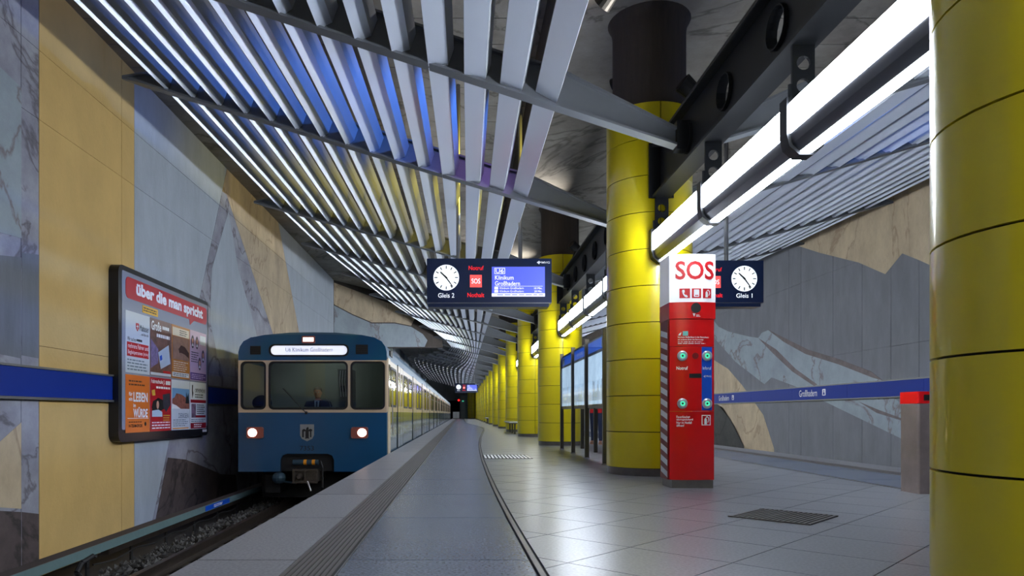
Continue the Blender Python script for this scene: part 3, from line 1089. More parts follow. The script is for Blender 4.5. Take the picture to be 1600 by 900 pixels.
t = thing('name_band', 'blank blue name band with metal trim crossing the ochre wall', 'sign band', (XWL, 9, 0.98))
band(t, WL, -8, 10.56, 0.975, 1.32)
band(t, WL, 14.33, 58, 0.975, 1.32)
t = thing('name_band', 'blue name band lettered with the station name on the far grey wall', 'sign band', (XWR, 18, 1.17))
band(t, WR, -58, 6, 1.17, 1.53)
for xa, xb, ya, yb in ((1252.5, 1280.5, 609.5, 619), (1126, 1142, 618.5, 625.5)):
    (a0, z1), (a1, z0) = wall_pt_r(xa, ya), wall_pt_r(xb, yb)
    text('Großhadern', WR, a0, 1.26, a1, 1.455, M_WHITE, t, c=0.0725)
    sq = a1 + 0.28 * (a1 - a0)
    mk = MB().plate(WR, rrect(sq, 1.27, sq + 0.17, 1.45, 0.02), c0=0.07, c1=0.074).build('exit_mark', M_WHITE, t)
    MB().plate(WR, circ(sq + 0.085, 1.40, 0.025, 10), c0=0.074, c1=0.076).plate(WR, [(sq + 0.03, 1.29), (sq + 0.14, 1.29), (sq + 0.11, 1.37), (sq + 0.06, 1.37)], c0=0.074, c1=0.076).build('figure_mark', M_BLUEBAND, mk)

# ================================================================ BILLBOARD
BX = XWL + 0.15
FB = Frame((BX, 0, 0), WALL_L_U)
t = thing('billboard', 'large framed poster board with red slogan banner on the ochre wall', 'billboard', (BX, 12.4, 0.32))
BY0, BY1, BZ0, BZ1 = 10.57, 14.32, 0.33, 3.03
MB().plate(FB, rrect(BY0, BZ0, BY1, BZ1, 0.13, 5), c0=-0.15, c1=0.0).build('frame', M_POSTFRAME, t)
MB().plate(FB, rrect(BY0 + 0.10, BZ0 + 0.19, BY1 - 0.07, BZ1 - 0.08, 0.03), c0=0, c1=0.006).build('backing_sheet', M_POSTSHEET, t)
bn = MB().plate(FB, rrect(10.78, 2.55, 14.2, 2.88, 0.09, 5), c0=0.006, c1=0.012).plate(FB, [(13.30, 2.56), (13.55, 2.56), (13.34, 2.45)], c0=0.006, c1=0.012).build('slogan_banner', mat('banner_red', (188, 8, 34), 0.35), t)
text('über die man spricht', FB, 11.12, 2.585, 13.98, 2.84, M_WHITE, bn, c=0.014, bold=0.045)
tg = MB().plate(FB, rrect(11.35, 2.40, 11.92, 2.52), c0=0.006, c1=0.012).build('yellow_tag', mat('tag_yellow', (226, 176, 44), 0.5), t)
lines(FB, 11.38, 2.42, 11.89, 2.50, 2, M_INK, tg, c=0.014, rag=0.05)
P0, PW, PG = 10.775, 0.835, 0.02


def poster(i, row, col, name='poster', lab=None):
    a = P0 + i * (PW + PG)
    b0, b1 = (1.405, 2.36) if row == 0 else (0.47, 1.375)
    o = MB().plate(FB, rrect(a, b0, a + PW, b1), c0=0.006, c1=0.010).build('poster', col, t)
    if lab:
        o['label'] = lab
    return o, a, b0, b1


def patch(o, pts, m, c=0.012, name='print_patch'):
    return MB().plate(FB, pts, c0=c - 0.001, c1=c, back=False).build(name, m, o)


PWHITE = mat('poster_white', (204, 212, 220), 0.35)
o, a, b0, b1 = poster(0, 0, PWHITE, lab='white poster with a red shield and red text block')
sh = patch(o, [(a + .34, b1 - .16), (a + .44, b1 - .16), (a + .44, b1 - .24), (a + .39, b1 - .29), (a + .34, b1 - .24)], M_REDPRINT)
patch(o, [(a + .383, b1 - .18), (a + .397, b1 - .18), (a + .397, b1 - .26), (a + .383, b1 - .26)], M_WHITE, 0.0135)
patch(o, [(a + .36, b1 - .205), (a + .42, b1 - .205), (a + .42, b1 - .22), (a + .36, b1 - .22)], M_WHITE, 0.0135)
text('Malteser', FB, a + .47, b1 - .27, a + .79, b1 - .17, M_INK, o, c=0.013)
text('...weil Nähe zählt.', FB, a + .50, b1 - .34, a + .79, b1 - .30, M_INK, o, c=0.013)
text('Wir suchen', FB, a + .05, b1 - .46, a + .34, b1 - .40, M_INK, o, c=0.013)
lines(FB, a + .36, b1 - .46, a + .55, b1 - .40, 1, M_INK, o, c=0.013, fill=0.6, rag=0.02)
patch(o, rrect(a + .04, b1 - .70, a + .79, b1 - .48), M_REDPRINT)
text('mehrere Fahrer und', FB, a + .07, b1 - .57, a + .77, b1 - .50, M_WHITE, o, c=0.0135)
text('Begleitpersonen (m/w)', FB, a + .07, b1 - .68, a + .77, b1 - .60, M_WHITE, o, c=0.0135)
lines(FB, a + .05, b0 + .03, a + .8, b1 - .73, 4, mat('print_grey', (110, 128, 140), 0.6), o, c=0.013)
o, a, b0, b1 = poster(1, 0, mat('poster_brown', (112, 78, 66), 0.35, noise=0.5, nscale=5), lab='brown photo poster with a banknote picture')
text('Große', FB, a + .04, b1 - .20, a + .42, b1 - .04, M_WHITE, o, c=0.013, bold=0.02)
lines(FB, a + .46, b1 - .16, a + .78, b1 - .08, 1, M_WHITE, o, c=0.013, fill=0.7)
lines(FB, a + .24, b1 - .31, a + .78, b1 - .23, 1, M_WHITE, o, c=0.013, fill=0.7, rag=0.05)
patch(o, [(a + .02, b1 - .35), (a + .30, b1 - .5), (a + .30, b0 + .22), (a + .02, b0 + .12)], mat('print_violet', (120, 104, 140), 0.5, noise=0.4, nscale=14))
patch(o, [(a + .30, b0 + .40), (a + .72, b0 + .56), (a + .80, b0 + .24), (a + .40, b0 + .12)], mat('print_note', (172, 186, 200), 0.5), 0.0125)
patch(o, [(a + .36, b0 + .34), (a + .44, b0 + .37), (a + .46, b0 + .29), (a + .38, b0 + .26)], M_PBLUE, 0.0135)
patch(o, rrect(a + .5, b0 + .06, a + .8, b0 + .10), M_REDPRINT)
patch(o, rrect(a + .01, b0 + .01, a + .82, b0 + .055), PWHITE)
o, a, b0, b1 = poster(2, 0, mat('poster_ochre', (176, 112, 40), 0.35), lab='ochre poster with a photo of a hand')
patch(o, rrect(a + .04, b1 - .19, a + .79, b1 - .04), mat('print_cream', (206, 196, 178), 0.5))
lines(FB, a + .35, b1 - .17, a + .75, b1 - .06, 3, M_INK, o, c=0.0135)
patch(o, rrect(a + .04, b0 + .34, a + .79, b1 - .20), mat('print_tan', (150, 116, 98), 0.5, noise=0.3, nscale=4))
patch(o, [(a + .3, b1 - .42), (a + .42, b1 - .34), (a + .6, b1 - .36), (a + .79, b1 - .46), (a + .79, b1 - .56), (a + .6, b1 - .5), (a + .42, b1 - .48), (a + .34, b1 - .49)], mat('print_dark_hand', (72, 46, 40), 0.5), 0.0128)
lines(FB, a + .08, b0 + .13, a + .76, b0 + .32, 5, mat('print_cream', (206, 196, 178)), o, c=0.0135)
patch(o, rrect(a + .03, b0 + .03, a + .79, b0 + .11), PWHITE)
lines(FB, a + .06, b0 + .04, a + .76, b0 + .10, 2, M_INK, o, c=0.0135)
o, a, b0, b1 = poster(3, 0, mat('poster_lilac', (186, 160, 186), 0.35), lab='lilac poster with four oval portraits')
for cx_, cz in ((.12, -.22), (.34, -.22), (.66, -.46), (.48, -.62)):
    ov = patch(o, circ(a + cx_, b1 + cz, 0.075, 18, 0.125), mat('print_portrait', (60, 44, 66), 0.5))
    patch(ov, circ(a + cx_, b1 + cz + 0.02, 0.035, 12, 0.05), M_SKIN, 0.0135)
    patch(ov, [(a + cx_ - .05, b1 + cz - .08), (a + cx_ + .05, b1 + cz - .08), (a + cx_ + .02, b1 + cz - .03), (a + cx_ - .02, b1 + cz - .03)], PWHITE, 0.0135)
lines(FB, a + .04, b0 + .34, a + .42, b0 + .56, 5, M_INK, o, c=0.013)
patch(o, rrect(a + .5, b1 - .24, a + .8, b1 - .06), PWHITE)
patch(o, rrect(a + .01, b0 + .01, a + .82, b0 + .15), mat('print_purple', (70, 42, 120), 0.5))
lines(FB, a + .06, b0 + .03, a + .78, b0 + .13, 3, mat('print_lilac', (190, 176, 214), 0.5), o, c=0.0135)
o, a, b0, b1 = poster(4 - 4, 1, mat('poster_orange', (226, 116, 34), 0.35), lab='orange poster with bold white lettering')
lines(FB, a + .1, b1 - .18, a + .7, b1 - .07, 2, mat('print_dark_brown', (92, 48, 20), 0.5), o, c=0.013)
text('für', FB, a + .10, b1 - .33, a + .22, b1 - .27, M_WHITE, o, c=0.013, bold=0.02)
text('ein', FB, a + .10, b1 - .41, a + .22, b1 - .35, M_WHITE, o, c=0.013, bold=0.02)
text('LEBEN', FB, a + .25, b1 - .42, a + .75, b1 - .27, M_WHITE, o, c=0.013, bold=0.03)
text('in', FB, a + .25, b1 - .51, a + .33, b1 - .45, M_WHITE, o, c=0.013, bold=0.02)
text('WÜRDE', FB, a + .25, b1 - .67, a + .75, b1 - .50, M_WHITE, o, c=0.013, bold=0.03)
patch(o, rrect(a + .06, b0 + .22, a + .78, b0 + .228), M_WHITE)
text('H-TEAM-EV.DE', FB, a + .10, b0 + .08, a + .56, b0 + .13, M_INK, o, c=0.013, bold=0.02)
patch(o, circ(a + .67, b0 + .13, 0.035, 12), M_INK)
lines(FB, a + .10, b0 + .15, a + .56, b0 + .18, 1, M_INK, o, c=0.013)
o, a, b0, b1 = poster(1, 1, mat('poster_red', (186, 10, 30), 0.35), lab='red driving school poster with a car picture')
text('Fahrschule J.', FB, a + .03, b1 - .12, a + .56, b1 - .03, M_WHITE, o, c=0.013, bold=0.015)
lines(FB, a + .60, b1 - .12, a + .80, b1 - .03, 1, M_WHITE, o, c=0.013, fill=0.75, rag=0.02)
lines(FB, a + .22, b1 - .19, a + .80, b1 - .14, 1, M_WHITE, o, c=0.013, fill=0.7, rag=0.02)
patch(o, [(a + .05, b1 - .22), (a + .17, b1 - .2), (a + .19, b1 - .3), (a + .08, b1 - .31)], mat('print_gold', (214, 176, 60), 0.5))
patch(o, [(a + .05, b1 - .5), (a + .1, b1 - .4), (a + .3, b1 - .34), (a + .52, b1 - .38), (a + .56, b1 - .52), (a + .3, b1 - .58), (a + .1, b1 - .6)], M_INK)
patch(o, [(a + .48, b1 - .28), (a + .78, b1 - .25), (a + .80, b1 - .45), (a + .62, b1 - .58), (a + .5, b1 - .5)], mat('print_anthracite', (48, 48, 60), 0.5, noise=0.4, nscale=20), 0.0125)
patch(o, circ(a + .28, b1 - .46, 0.05, 12, 0.07), M_SKIN, 0.0135)
patch(o, [(a + .06, b1 - .56), (a + .3, b1 - .54), (a + .46, b1 - .58), (a + .46, b1 - .66), (a + .06, b1 - .66)], mat('print_pale_blue', (176, 198, 216), 0.5), 0.0132)
lines(FB, a + .5, b1 - .74, a + .78, b1 - .62, 3, mat('print_gold', (214, 176, 60)), o, c=0.0135)
lines(FB, a + .06, b0 + .03, a + .8, b0 + .17, 3, M_WHITE, o, c=0.013, rag=0.05)
o, a, b0, b1 = poster(2, 1, PWHITE, lab='white poster with a photo of red brick buildings')
patch(o, rrect(a + .02, b1 - .52, a + .81, b1 - .15), mat('print_sky', (104, 150, 196), 0.5))
patch(o, [(a + .02, b1 - .52), (a + .81, b1 - .52), (a + .81, b1 - .36), (a + .6, b1 - .3), (a + .45, b1 - .26), (a + .2, b1 - .24), (a + .12, b1 - .32), (a + .02, b1 - .34)], mat('print_brick', (140, 84, 72), 0.5, noise=0.5, nscale=14), 0.0125)
patch(o, [(a + .62, b1 - .42), (a + .8, b1 - .42), (a + .76, b1 - .22), (a + .7, b1 - .3), (a + .66, b1 - .2)], mat('print_dark_tree', (26, 40, 44), 0.5), 0.0128)
patch(o, [(a + .02, b1 - .52), (a + .4, b1 - .52), (a + .2, b1 - .46), (a + .02, b1 - .43)], M_WHITE, 0.013)
text('DERKSEN', FB, a + .30, b1 - .69, a + .76, b1 - .60, mat('print_grey', (110, 128, 140)), o, c=0.013)
lines(FB, a + .06, b0 + .06, a + .78, b0 + .20, 4, mat('print_grey', (110, 128, 140)), o, c=0.013)
patch(o, rrect(a + .04, b0 + .02, a + .78, b0 + .04), M_ORANGE)
o, a, b0, b1 = poster(3, 1, PWHITE, lab='white poster with dark red bars and a standing figure')
patch(o, [(a + .09, b1 - .06), (a + .14, b1 - .06), (a + .12, b1 - .16), (a + .15, b1 - .22), (a + .10, b1 - .32), (a + .08, b1 - .16)], M_INK)
text('ORTHOPHÖNIE', FB, a + .24, b1 - .20, a + .78, b1 - .11, M_INK, o, c=0.013)
lines(FB, a + .24, b1 - .31, a + .78, b1 - .22, 2, M_INK, o, c=0.013)
DKR = mat('print_dark_red', (150, 12, 36), 0.5)
patch(o, rrect(a + .02, b1 - .40, a + .82, b1 - .34), DKR)
patch(o, rrect(a + .06, b0 + .22, a + .28, b1 - .42), mat('print_mauve', (120, 96, 118), 0.5, noise=0.5, nscale=10))
lines(FB, a + .33, b0 + .28, a + .78, b1 - .42, 5, M_INK, o, c=0.013)
patch(o, rrect(a + .28, b0 + .22, a + .8, b0 + .265), DKR)
lines(FB, a + .04, b0 + .13, a + .8, b0 + .20, 2, mat('print_grey', (110, 128, 140)), o, c=0.013)
patch(o, rrect(a + .02, b0 + .01, a + .82, b0 + .12), DKR)
lines(FB, a + .18, b0 + .025, a + .66, b0 + .105, 2, M_WHITE, o, c=0.0135)
MB().plate(FB, rrect(14.0, 0.40, 14.22, 0.45), c0=0.0, c1=0.004).build('maker_mark', M_WHITE, t)

# ================================================================ SOS PILLAR
SY = 7.24
s_ = F_PX / SY
t = thing('emergency_pillar', 'red and white SOS emergency call pillar with silver buttons', 'emergency pillar', (2.38, SY + 0.2, 0))
FS = Frame((0, SY, 0))
sx = lambda x: (x - CX) / s_
sz = lambda y: EYE + (CY - y) / s_
X0, X1 = sx(1047.5), sx(1119)
XM = (X0 + X1) / 2
MB().box(X0 + 0.02, X1 - 0.025, SY + 0.015, SY + 0.36, 0, sz(750)).build('plinth', M_STEEL_D, t)
bow = lambda x: 0.03 * (1 - ((x - XM) / ((X1 - X0) / 2)) ** 2)


def bowed(name, xa, xb, za, zb, d0, d1, m, parent, n=14, base=0.0):
    """block with softly bowed front face; d0..d1 depth behind the front plane"""
    rings = []
    xs = [xa + (xb - xa) * i / n for i in range(n + 1)]
    prof = [(x, SY + d0 - bow(x)) for x in xs] + [(xb, SY + d1), (xa, SY + d1)]
    rings = [[(x, y, z) for x, y in prof] for z in (za, zb)]
    return MB().loft(rings).build(name, m, parent)


zl = [sz(v) for v in (750, 642.5, 541, 498, 472, 397)]
bowed('lower_panel', X0, X1 - 0.012, zl[0], zl[1] - 0.003, 0.03, 0.36, M_RED, t)
mid = bowed('button_panel', X0, X1 - 0.012, zl[1], zl[2] - 0.003, 0.03, 0.36, M_RED, t)
up = bowed('text_panel', X0, X1 - 0.012, zl[2], zl[3] - 0.003, 0.03, 0.36, M_RED, t)
spk = bowed('speaker_panel', X0 - 0.006, X1, zl[3], zl[4] - 0.001, 0.02, 0.37, M_RED, t)
head = bowed('white_head', X0 - 0.006, X1, zl[4], zl[5], 0.02, 0.37, mat('sos_white', (240, 242, 244), 0.4, emit=0.15), t)


class Bow(Frame):
    """frame that follows the bowed front"""
    def __init__(self, d):
        super().__init__((0, SY + d, 0))

    def p(self, a, b, c=0.0):
        return V(a, self.o.y - bow(a) - c, b)


BH, BM = Bow(0.02), Bow(0.03)


def bplate(fr, pts, c1, m, parent, name):
    # subdivide long horizontals so that the print follows the bow
    q = []
    for i, p in enumerate(pts):
        w = pts[(i + 1) % len(pts)]
        k = max(1, int(abs(w[0] - p[0]) / 0.04))
        for j in range(k):
            q.append((p[0] + (w[0] - p[0]) * j / k, p[1] + (w[1] - p[1]) * j / k))
    return MB().plate(fr, q, c0=c1 - 0.003, c1=c1, back=False).build(name, m, parent)


text('SOS', BH, sx(1055.5), sz(437), sx(1116), sz(408), M_REDPRINT, head, c=0.003, bold=0.02)
for a, b in ((1061.5, 1077.5), (1080.5, 1095), (1098, 1111.5)):
    bplate(BH, rrect(sx(a), sz(466), sx(b), sz(451)), 0.0035, M_REDPRINT, head, 'pictogram')
ph = [(1066, 453), (1069, 453), (1069.5, 457), (1068, 458), (1070, 461), (1072, 461), (1074.5, 463.5), (1072.5, 465), (1069.5, 464), (1066.5, 459.5), (1065.3, 455)]
bplate(BH, [(sx(a), sz(b)) for a, b in reversed(ph)], 0.0048, M_WHITE, head, 'receiver_symbol')
bplate(BH, rrect(sx(1083.5), sz(464), sx(1092), sz(452.5), 0.006), 0.0048, M_WHITE, head, 'ticket_symbol')
bplate(BH, rrect(sx(1085.2), sz(462.6), sx(1090.5), sz(461.2)), 0.006, M_REDPRINT, head, 'ticket_symbol')


def extinguisher(fr, x, y, w, h, c, parent):
    g = lambda a, b: (x + a * w, y - b * h)
    body = [g(.3, .9), g(.3, .45), g(.38, .3), g(.5, .3), g(.58, .45), g(.58, .9)]
    bplate(fr, list(reversed(body)), c, M_WHITE, parent, 'extinguisher_symbol')
    hose = [g(.45, .2), g(.62, .1), g(.8, .25), g(.85, .5), g(.72, .75), g(.66, .72), g(.76, .5), g(.73, .3), g(.6, .2), g(.48, .28)]
    bplate(fr, list(reversed(hose)), c, M_WHITE, parent, 'hose_symbol')


extinguisher(BH, sx(1098), sz(451), sx(1111.5) - sx(1098), sz(451) - sz(466), 0.005, head)
MB().plate(BH, circ(sx(1087), sz(481.3), 0.052, 24), c0=0, c1=0.004, back=False).build('speaker_grille', M_PLASTICBLACK, spk)
MB().plate(BH, [(sx(1082), sz(490)), (sx(1086), sz(490)), (sx(1084), sz(495)), (sx(1083), sz(493))], c0=0, c1=0.004).build('small_mark', M_WHITE, spk)
lines(BH, sx(1087), sz(495.5), sx(1094), sz(491.5), 2, M_WHITE, spk, c=0.004)
bplate(BM, rrect(sx(1067), sz(524.5), sx(1075), sz(517.5)), 0.004, mat('print_teal', (120, 190, 180), 0.5), up, 'pictogram')
bplate(BM, [(sx(1060), sz(524)), (sx(1062), sz(521)), (sx(1065), sz(519)), (sx(1063.5), sz(524))], 0.004, M_WHITE, up, 'pictogram')
text('Nächster Defibrillator in der Notrufsäule', BM, sx(1059.5), sz(528), sx(1108), sz(525.7), M_WHITE, up, c=0.004, bold=0.01)
text('am anderen Ende des Bahnsteigs', BM, sx(1059.5), sz(532.2), sx(1099), sz(529.5), M_WHITE, up, c=0.004, bold=0.01)
lines(BM, sx(1059.5), sz(538), sx(1106), sz(533), 2, M_WHITE, up, c=0.004, fill=0.3)
bp_ = bplate(BM, rrect(sx(1096.5), sz(641), sx(1113.5), sz(542)), 0.004, M_PBLUE, mid, 'blue_panel')
text('Inforuf', BM, sx(1098), sz(577.5), sx(1112), sz(572.5), M_WHITE, bp_, c=0.006)
text('MVG', BM, sx(1104), sz(589), sx(1112), sz(586.3), M_WHITE, bp_, c=0.006)
MB().plate(BM, [(sx(1099), sz(588)), (sx(1102.5), sz(586)), (sx(1102), sz(590))], c0=0.004, c1=0.006).build('arrow_mark', M_WHITE, bp_)
text('Notruf', BM, sx(1057.5), sz(577.8), sx(1074.5), sz(572.5), M_WHITE, mid, c=0.004, bold=0.015)
for x, y in ((1066.3, 556), (1105, 556), (1066.3, 630.5), (1105, 630.5)):
    c = V(sx(x), SY + 0.03 - bow(sx(x)), sz(y))
    bt = MB().lathe([(0.053, 0.0), (0.053, 0.012), (0.04, 0.024), (0.026, 0.024), (0.026, 0.012), (0.0, 0.012)], n=24)
    bt.v = [(c.x + p[0], c.y - p[2], c.z + p[1]) for p in bt.v]
    o = bt.build('call_button', M_CHROME, mid, smooth=True)
    MB().plate(Frame((c.x, c.y, c.z)), circ(0, 0, 0.024, 18), [circ(0, 0, 0.012, 18)], c0=0.012, c1=0.02).build('green_ring', M_GREEN_E, o)
    MB().plate(Frame((c.x, c.y, c.z)), circ(0, 0, 0.0115, 14), c0=0.012, c1=0.016).build('button_core', M_INK, o)
MB().plate(BM, circ(sx(1086.5), sz(556), 0.033, 18), c0=0, c1=0.003, back=False).build('microphone_hole', M_DKRED, mid)
bplate(BM, rrect(sx(1077), sz(590.5), sx(1096), sz(583.8)), 0.004, M_INK, mid, 'camera_slot')
lw = [o for o in t.children if o.name.startswith('lower_panel')][0]
for i, s in enumerate(('Feuerlöscher', 'alarmgesichert!', 'Nur im Notfall', 'öffnen!')):
    w = (1078, 1082.5, 1080.5, 1069)[i]
    text(s, BM, sx(1057.5), sz(653.2 + i * 4.5), sx(w), sz(649.5 + i * 4.5), M_WHITE, lw, c=0.004, bold=0.012)
MB().plate(BM, rrect(sx(1096.5), sz(664.5), sx(1111), sz(648.5)), [rrect(sx(1097.6), sz(663.4), sx(1109.9), sz(649.6))], c0=0, c1=0.004, back=False).build('pictogram_frame', M_WHITE, lw)
extinguisher(BM, sx(1096.5), sz(648.5), sx(1111) - sx(1096.5), sz(648.5) - sz(664.5), 0.004, lw)
for y in (512, 650):
    MB().box(X1 - 0.012, X1 - 0.004, SY + 0.06, SY + 0.12, sz(y + 3), sz(y - 1)).build('lock', M_DKRED, t)
# hatched edge strip on the track side
FL = Frame((X0 - 0.001, SY, 0), (0, -1, 0))       # normal faces -X
hs_ = MB().box(X0 - 0.012, X0 - 0.0, SY + 0.06, SY + 0.30, zl[0], zl[3] - 0.01).build('edge_strip', M_DKRED, t)
z = zl[0] + 0.02
while z < zl[3] - 0.12:
    vs = [(X0 - 0.014, SY + 0.06, z), (X0 - 0.014, SY + 0.30, z + 0.05), (X0 - 0.014, SY + 0.30, z + 0.11), (X0 - 0.014, SY + 0.06, z + 0.06)]
    MB().add(vs + [(x + 0.003, y, zz) for x, y, zz in vs], [(0, 3, 2, 1), (4, 5, 6, 7), (0, 1, 5, 4), (3, 7, 6, 2)]).build('white_stripe', M_WHITE, hs_)
    z += 0.12

# ================================================================ HANGING DISPLAYS
def display(x0, x1, y, zb, zt, mirror, label, poles):
    w = x1 - x0
    t = thing('hanging_display', label, 'display', ((x0 + x1) / 2, y, zb))
    fr = Frame((x0, y, zb))
    H = zt - zb
    MB().plate(fr, rrect(0, 0.09 * H, w, H, 0.01), c0=-0.3, c1=0.0).build('housing', M_NAVY, t)
    MB().plate(fr, rrect(0.02, 0.0, w - 0.045, 0.075 * H), c0=-0.28, c1=-0.01).build('lower_rail', M_NAVY, t)
    MB().plate(fr, rrect(0.0, 0.078 * H, w, 0.088 * H), c0=-0.29, c1=-0.002).build('rail_gap', M_STEEL, t)
    g = lambda u: (w - u * w) if mirror else u * w       # u measured from the clock side
    cx_, cz, r = g(0.155), 0.605 * H, 0.103 * w
    face = MB().plate(fr, circ(cx_, cz, r, 40), c0=0, c1=0.006).build('clock_face', M_WHITE_E, t)
    tk = MB()
    for i in range(12):
        a = PI / 2 - i * PI / 6
        r0, r1, hw = 0.68 * r, 0.92 * r, 0.03 * r
        d, e = (math.cos(a), math.sin(a)), (-math.sin(a), math.cos(a))
        MB().plate(fr, [(cx_ + d[0] * r0 - e[0] * hw * 1.3, cz + d[1] * r0 - e[1] * hw * 1.3), (cx_ + d[0] * r1 - e[0] * hw * 1.3, cz + d[1] * r1 - e[1] * hw * 1.3),
                        (cx_ + d[0] * r1 + e[0] * hw * 1.3, cz + d[1] * r1 + e[1] * hw * 1.3), (cx_ + d[0] * r0 + e[0] * hw * 1.3, cz + d[1] * r0 + e[1] * hw * 1.3)], c0=0.006, c1=0.008).build('hour_mark', M_INK, face)
    for ang, ln, hw, nm in ((-46, 0.62, 0.075, 'hour_hand'), (144, 0.88, 0.055, 'minute_hand')):
        a = math.radians(90 - ang)
        d, e = (math.cos(a), math.sin(a)), (-math.sin(a), math.cos(a))
        pts = [(-0.12, -1), (1, -0.6), (1, 0.6), (-0.12, 1)]
        MB().plate(fr, [(cx_ + d[0] * ln * r * p + e[0] * hw * r * q_, cz + d[1] * ln * r * p + e[1] * hw * r * q_) for p, q_ in pts], c0=0.008, c1=0.011).build(nm, M_INK, face)
    ww = lambda u0, u1: (min(g(u0), g(u1)), max(g(u0), g(u1)))
    a, b = ww(0.09, 0.22)
    text('Gleis 1' if mirror else 'Gleis 2', fr, a, 0.19 * H, b, 0.285 * H, M_WHITE_E, t, c=0.004, bold=0.004)
    a, b = ww(0.335, 0.455)
    text('Notruf', fr, a, 0.76 * H, b, 0.85 * H, M_RED_E, t, c=0.004, bold=0.004)
    text('Nothalt', fr, a - 0.01 * w, 0.20 * H, b + 0.005 * w, 0.29 * H, M_RED_E, t, c=0.004, bold=0.004)
    a, b = ww(0.345, 0.44)
    sq = MB().plate(fr, rrect(a, 0.405 * H, b, 0.66 * H), c0=0, c1=0.005).build('sos_tile', M_SALMON_E, t)
    text('SOS', fr, a + 0.012 * w, 0.48 * H, b - 0.012 * w, 0.585 * H, M_WHITE_E, sq, c=0.007, bold=0.006)
    a, b = ww(0.52, 0.945)
    sc = MB().plate(fr, rrect(a, 0.215 * H, b, 0.83 * H), c0=0, c1=0.004).build('screen', M_SCREEN_E, t)
    bw = b - a
    MB().plate(fr, rrect(a + 0.05 * bw, 0.68 * H, a + 0.25 * bw, 0.805 * H), [rrect(a + 0.06 * bw, 0.69 * H, a + 0.24 * bw, 0.795 * H)], c0=0.004, c1=0.006).build('line_frame', M_SCREEN_W, sc)
    text('U6', fr, a + 0.075 * bw, 0.70 * H, a + 0.225 * bw, 0.785 * H, M_SCREEN_W, sc, c=0.006, bold=0.004)
    text('Klinikum', fr, a + 0.06 * bw, 0.56 * H, a + 0.41 * bw, 0.65 * H, M_SCREEN_W, sc, c=0.006, bold=0.004)
    text('Großhadern', fr, a + 0.06 * bw, 0.44 * H, a + 0.53 * bw, 0.53 * H, M_SCREEN_W, sc, c=0.006, bold=0.004)
    MB().plate(fr, rrect(a + 0.05 * bw, 0.425 * H, a + 0.96 * bw, 0.43 * H), c0=0.004, c1=0.006).build('divider', M_SCREEN_W, sc)
    for k, mm in ((0, '10 Min.'), (1, '20 Min.')):
        zz = (0.365 - 0.065 * k) * H
        MB().plate(fr, rrect(a + 0.05 * bw, zz - 0.005 * H, a + 0.12 * bw, zz + 0.045 * H), c0=0.004, c1=0.006).build('line_badge', M_SCREEN_W, sc)
        text('Klinikum Großhadern', fr, a + 0.15 * bw, zz, a + 0.6 * bw, zz + 0.045 * H, M_SCREEN_W, sc, c=0.006, bold=0.0)
        text(mm, fr, a + 0.80 * bw, zz, a + 0.95 * bw, zz + 0.04 * H, M_SCREEN_W, sc, c=0.006, bold=0.0)
    MB().plate(fr, rrect(a, 0.215 * H, b, 0.278 * H), c0=0.004, c1=0.006).build('ticker', M_SCREEN_W, sc)
    lines(fr, a + 0.1 * bw, 0.225 * H, a + 0.97 * bw, 0.27 * H, 1, M_SCREEN_E, sc, c=0.0075, rag=0.02)
    a = w * (0.885 if not mirror else 0.885)
    if not mirror:
        text('MVG', fr, w * 0.92, 0.895 * H, w * 0.985, 0.94 * H, M_WHITE, t, c=0.003, bold=0.02)
        MB().plate(fr, [(w * .88, .92 * H), (w * .90, .955 * H), (w * .905, .935 * H), (w * .925, .93 * H), (w * .905, .91 * H), (w * .90, .88 * H)], c0=0, c1=0.003).build('arrow_mark', M_WHITE, t)
    for p in poles:
        MB().tube((p, y + 0.15, zt), (p, y + 0.15, 5.84 if 1.2 < p < 3.6 else 6.34), 0.035, n=12).build('pole', M_STEEL, t)
    return t


DY = 11.7
dx = lambda x, d=DY: (x - CX) * d / F_PX
dz = lambda y, d=DY: EYE + (CY - y) * d / F_PX
display(dx(667), dx(862), DY, dz(479.5), dz(404), False, 'hanging clock and departure display for track 2 before the slatted canopy', (dx(716), dx(814)))
DY2 = 12.0
display(dx(1193, DY2) - 2.12, dx(1193, DY2), DY2, dz(479, DY2), dz(407, DY2), True, 'hanging clock display for track 1 half hidden by the emergency pillar', (dx(1140, DY2), dx(1050, DY2)))
DY3 = 59.0
display(dx(711, DY3), dx(747, DY3), DY3, dz(613.5, DY3), dz(599, DY3), False, 'small distant hanging display with clock near the platform end', (dx(717, DY3), dx(741, DY3)))

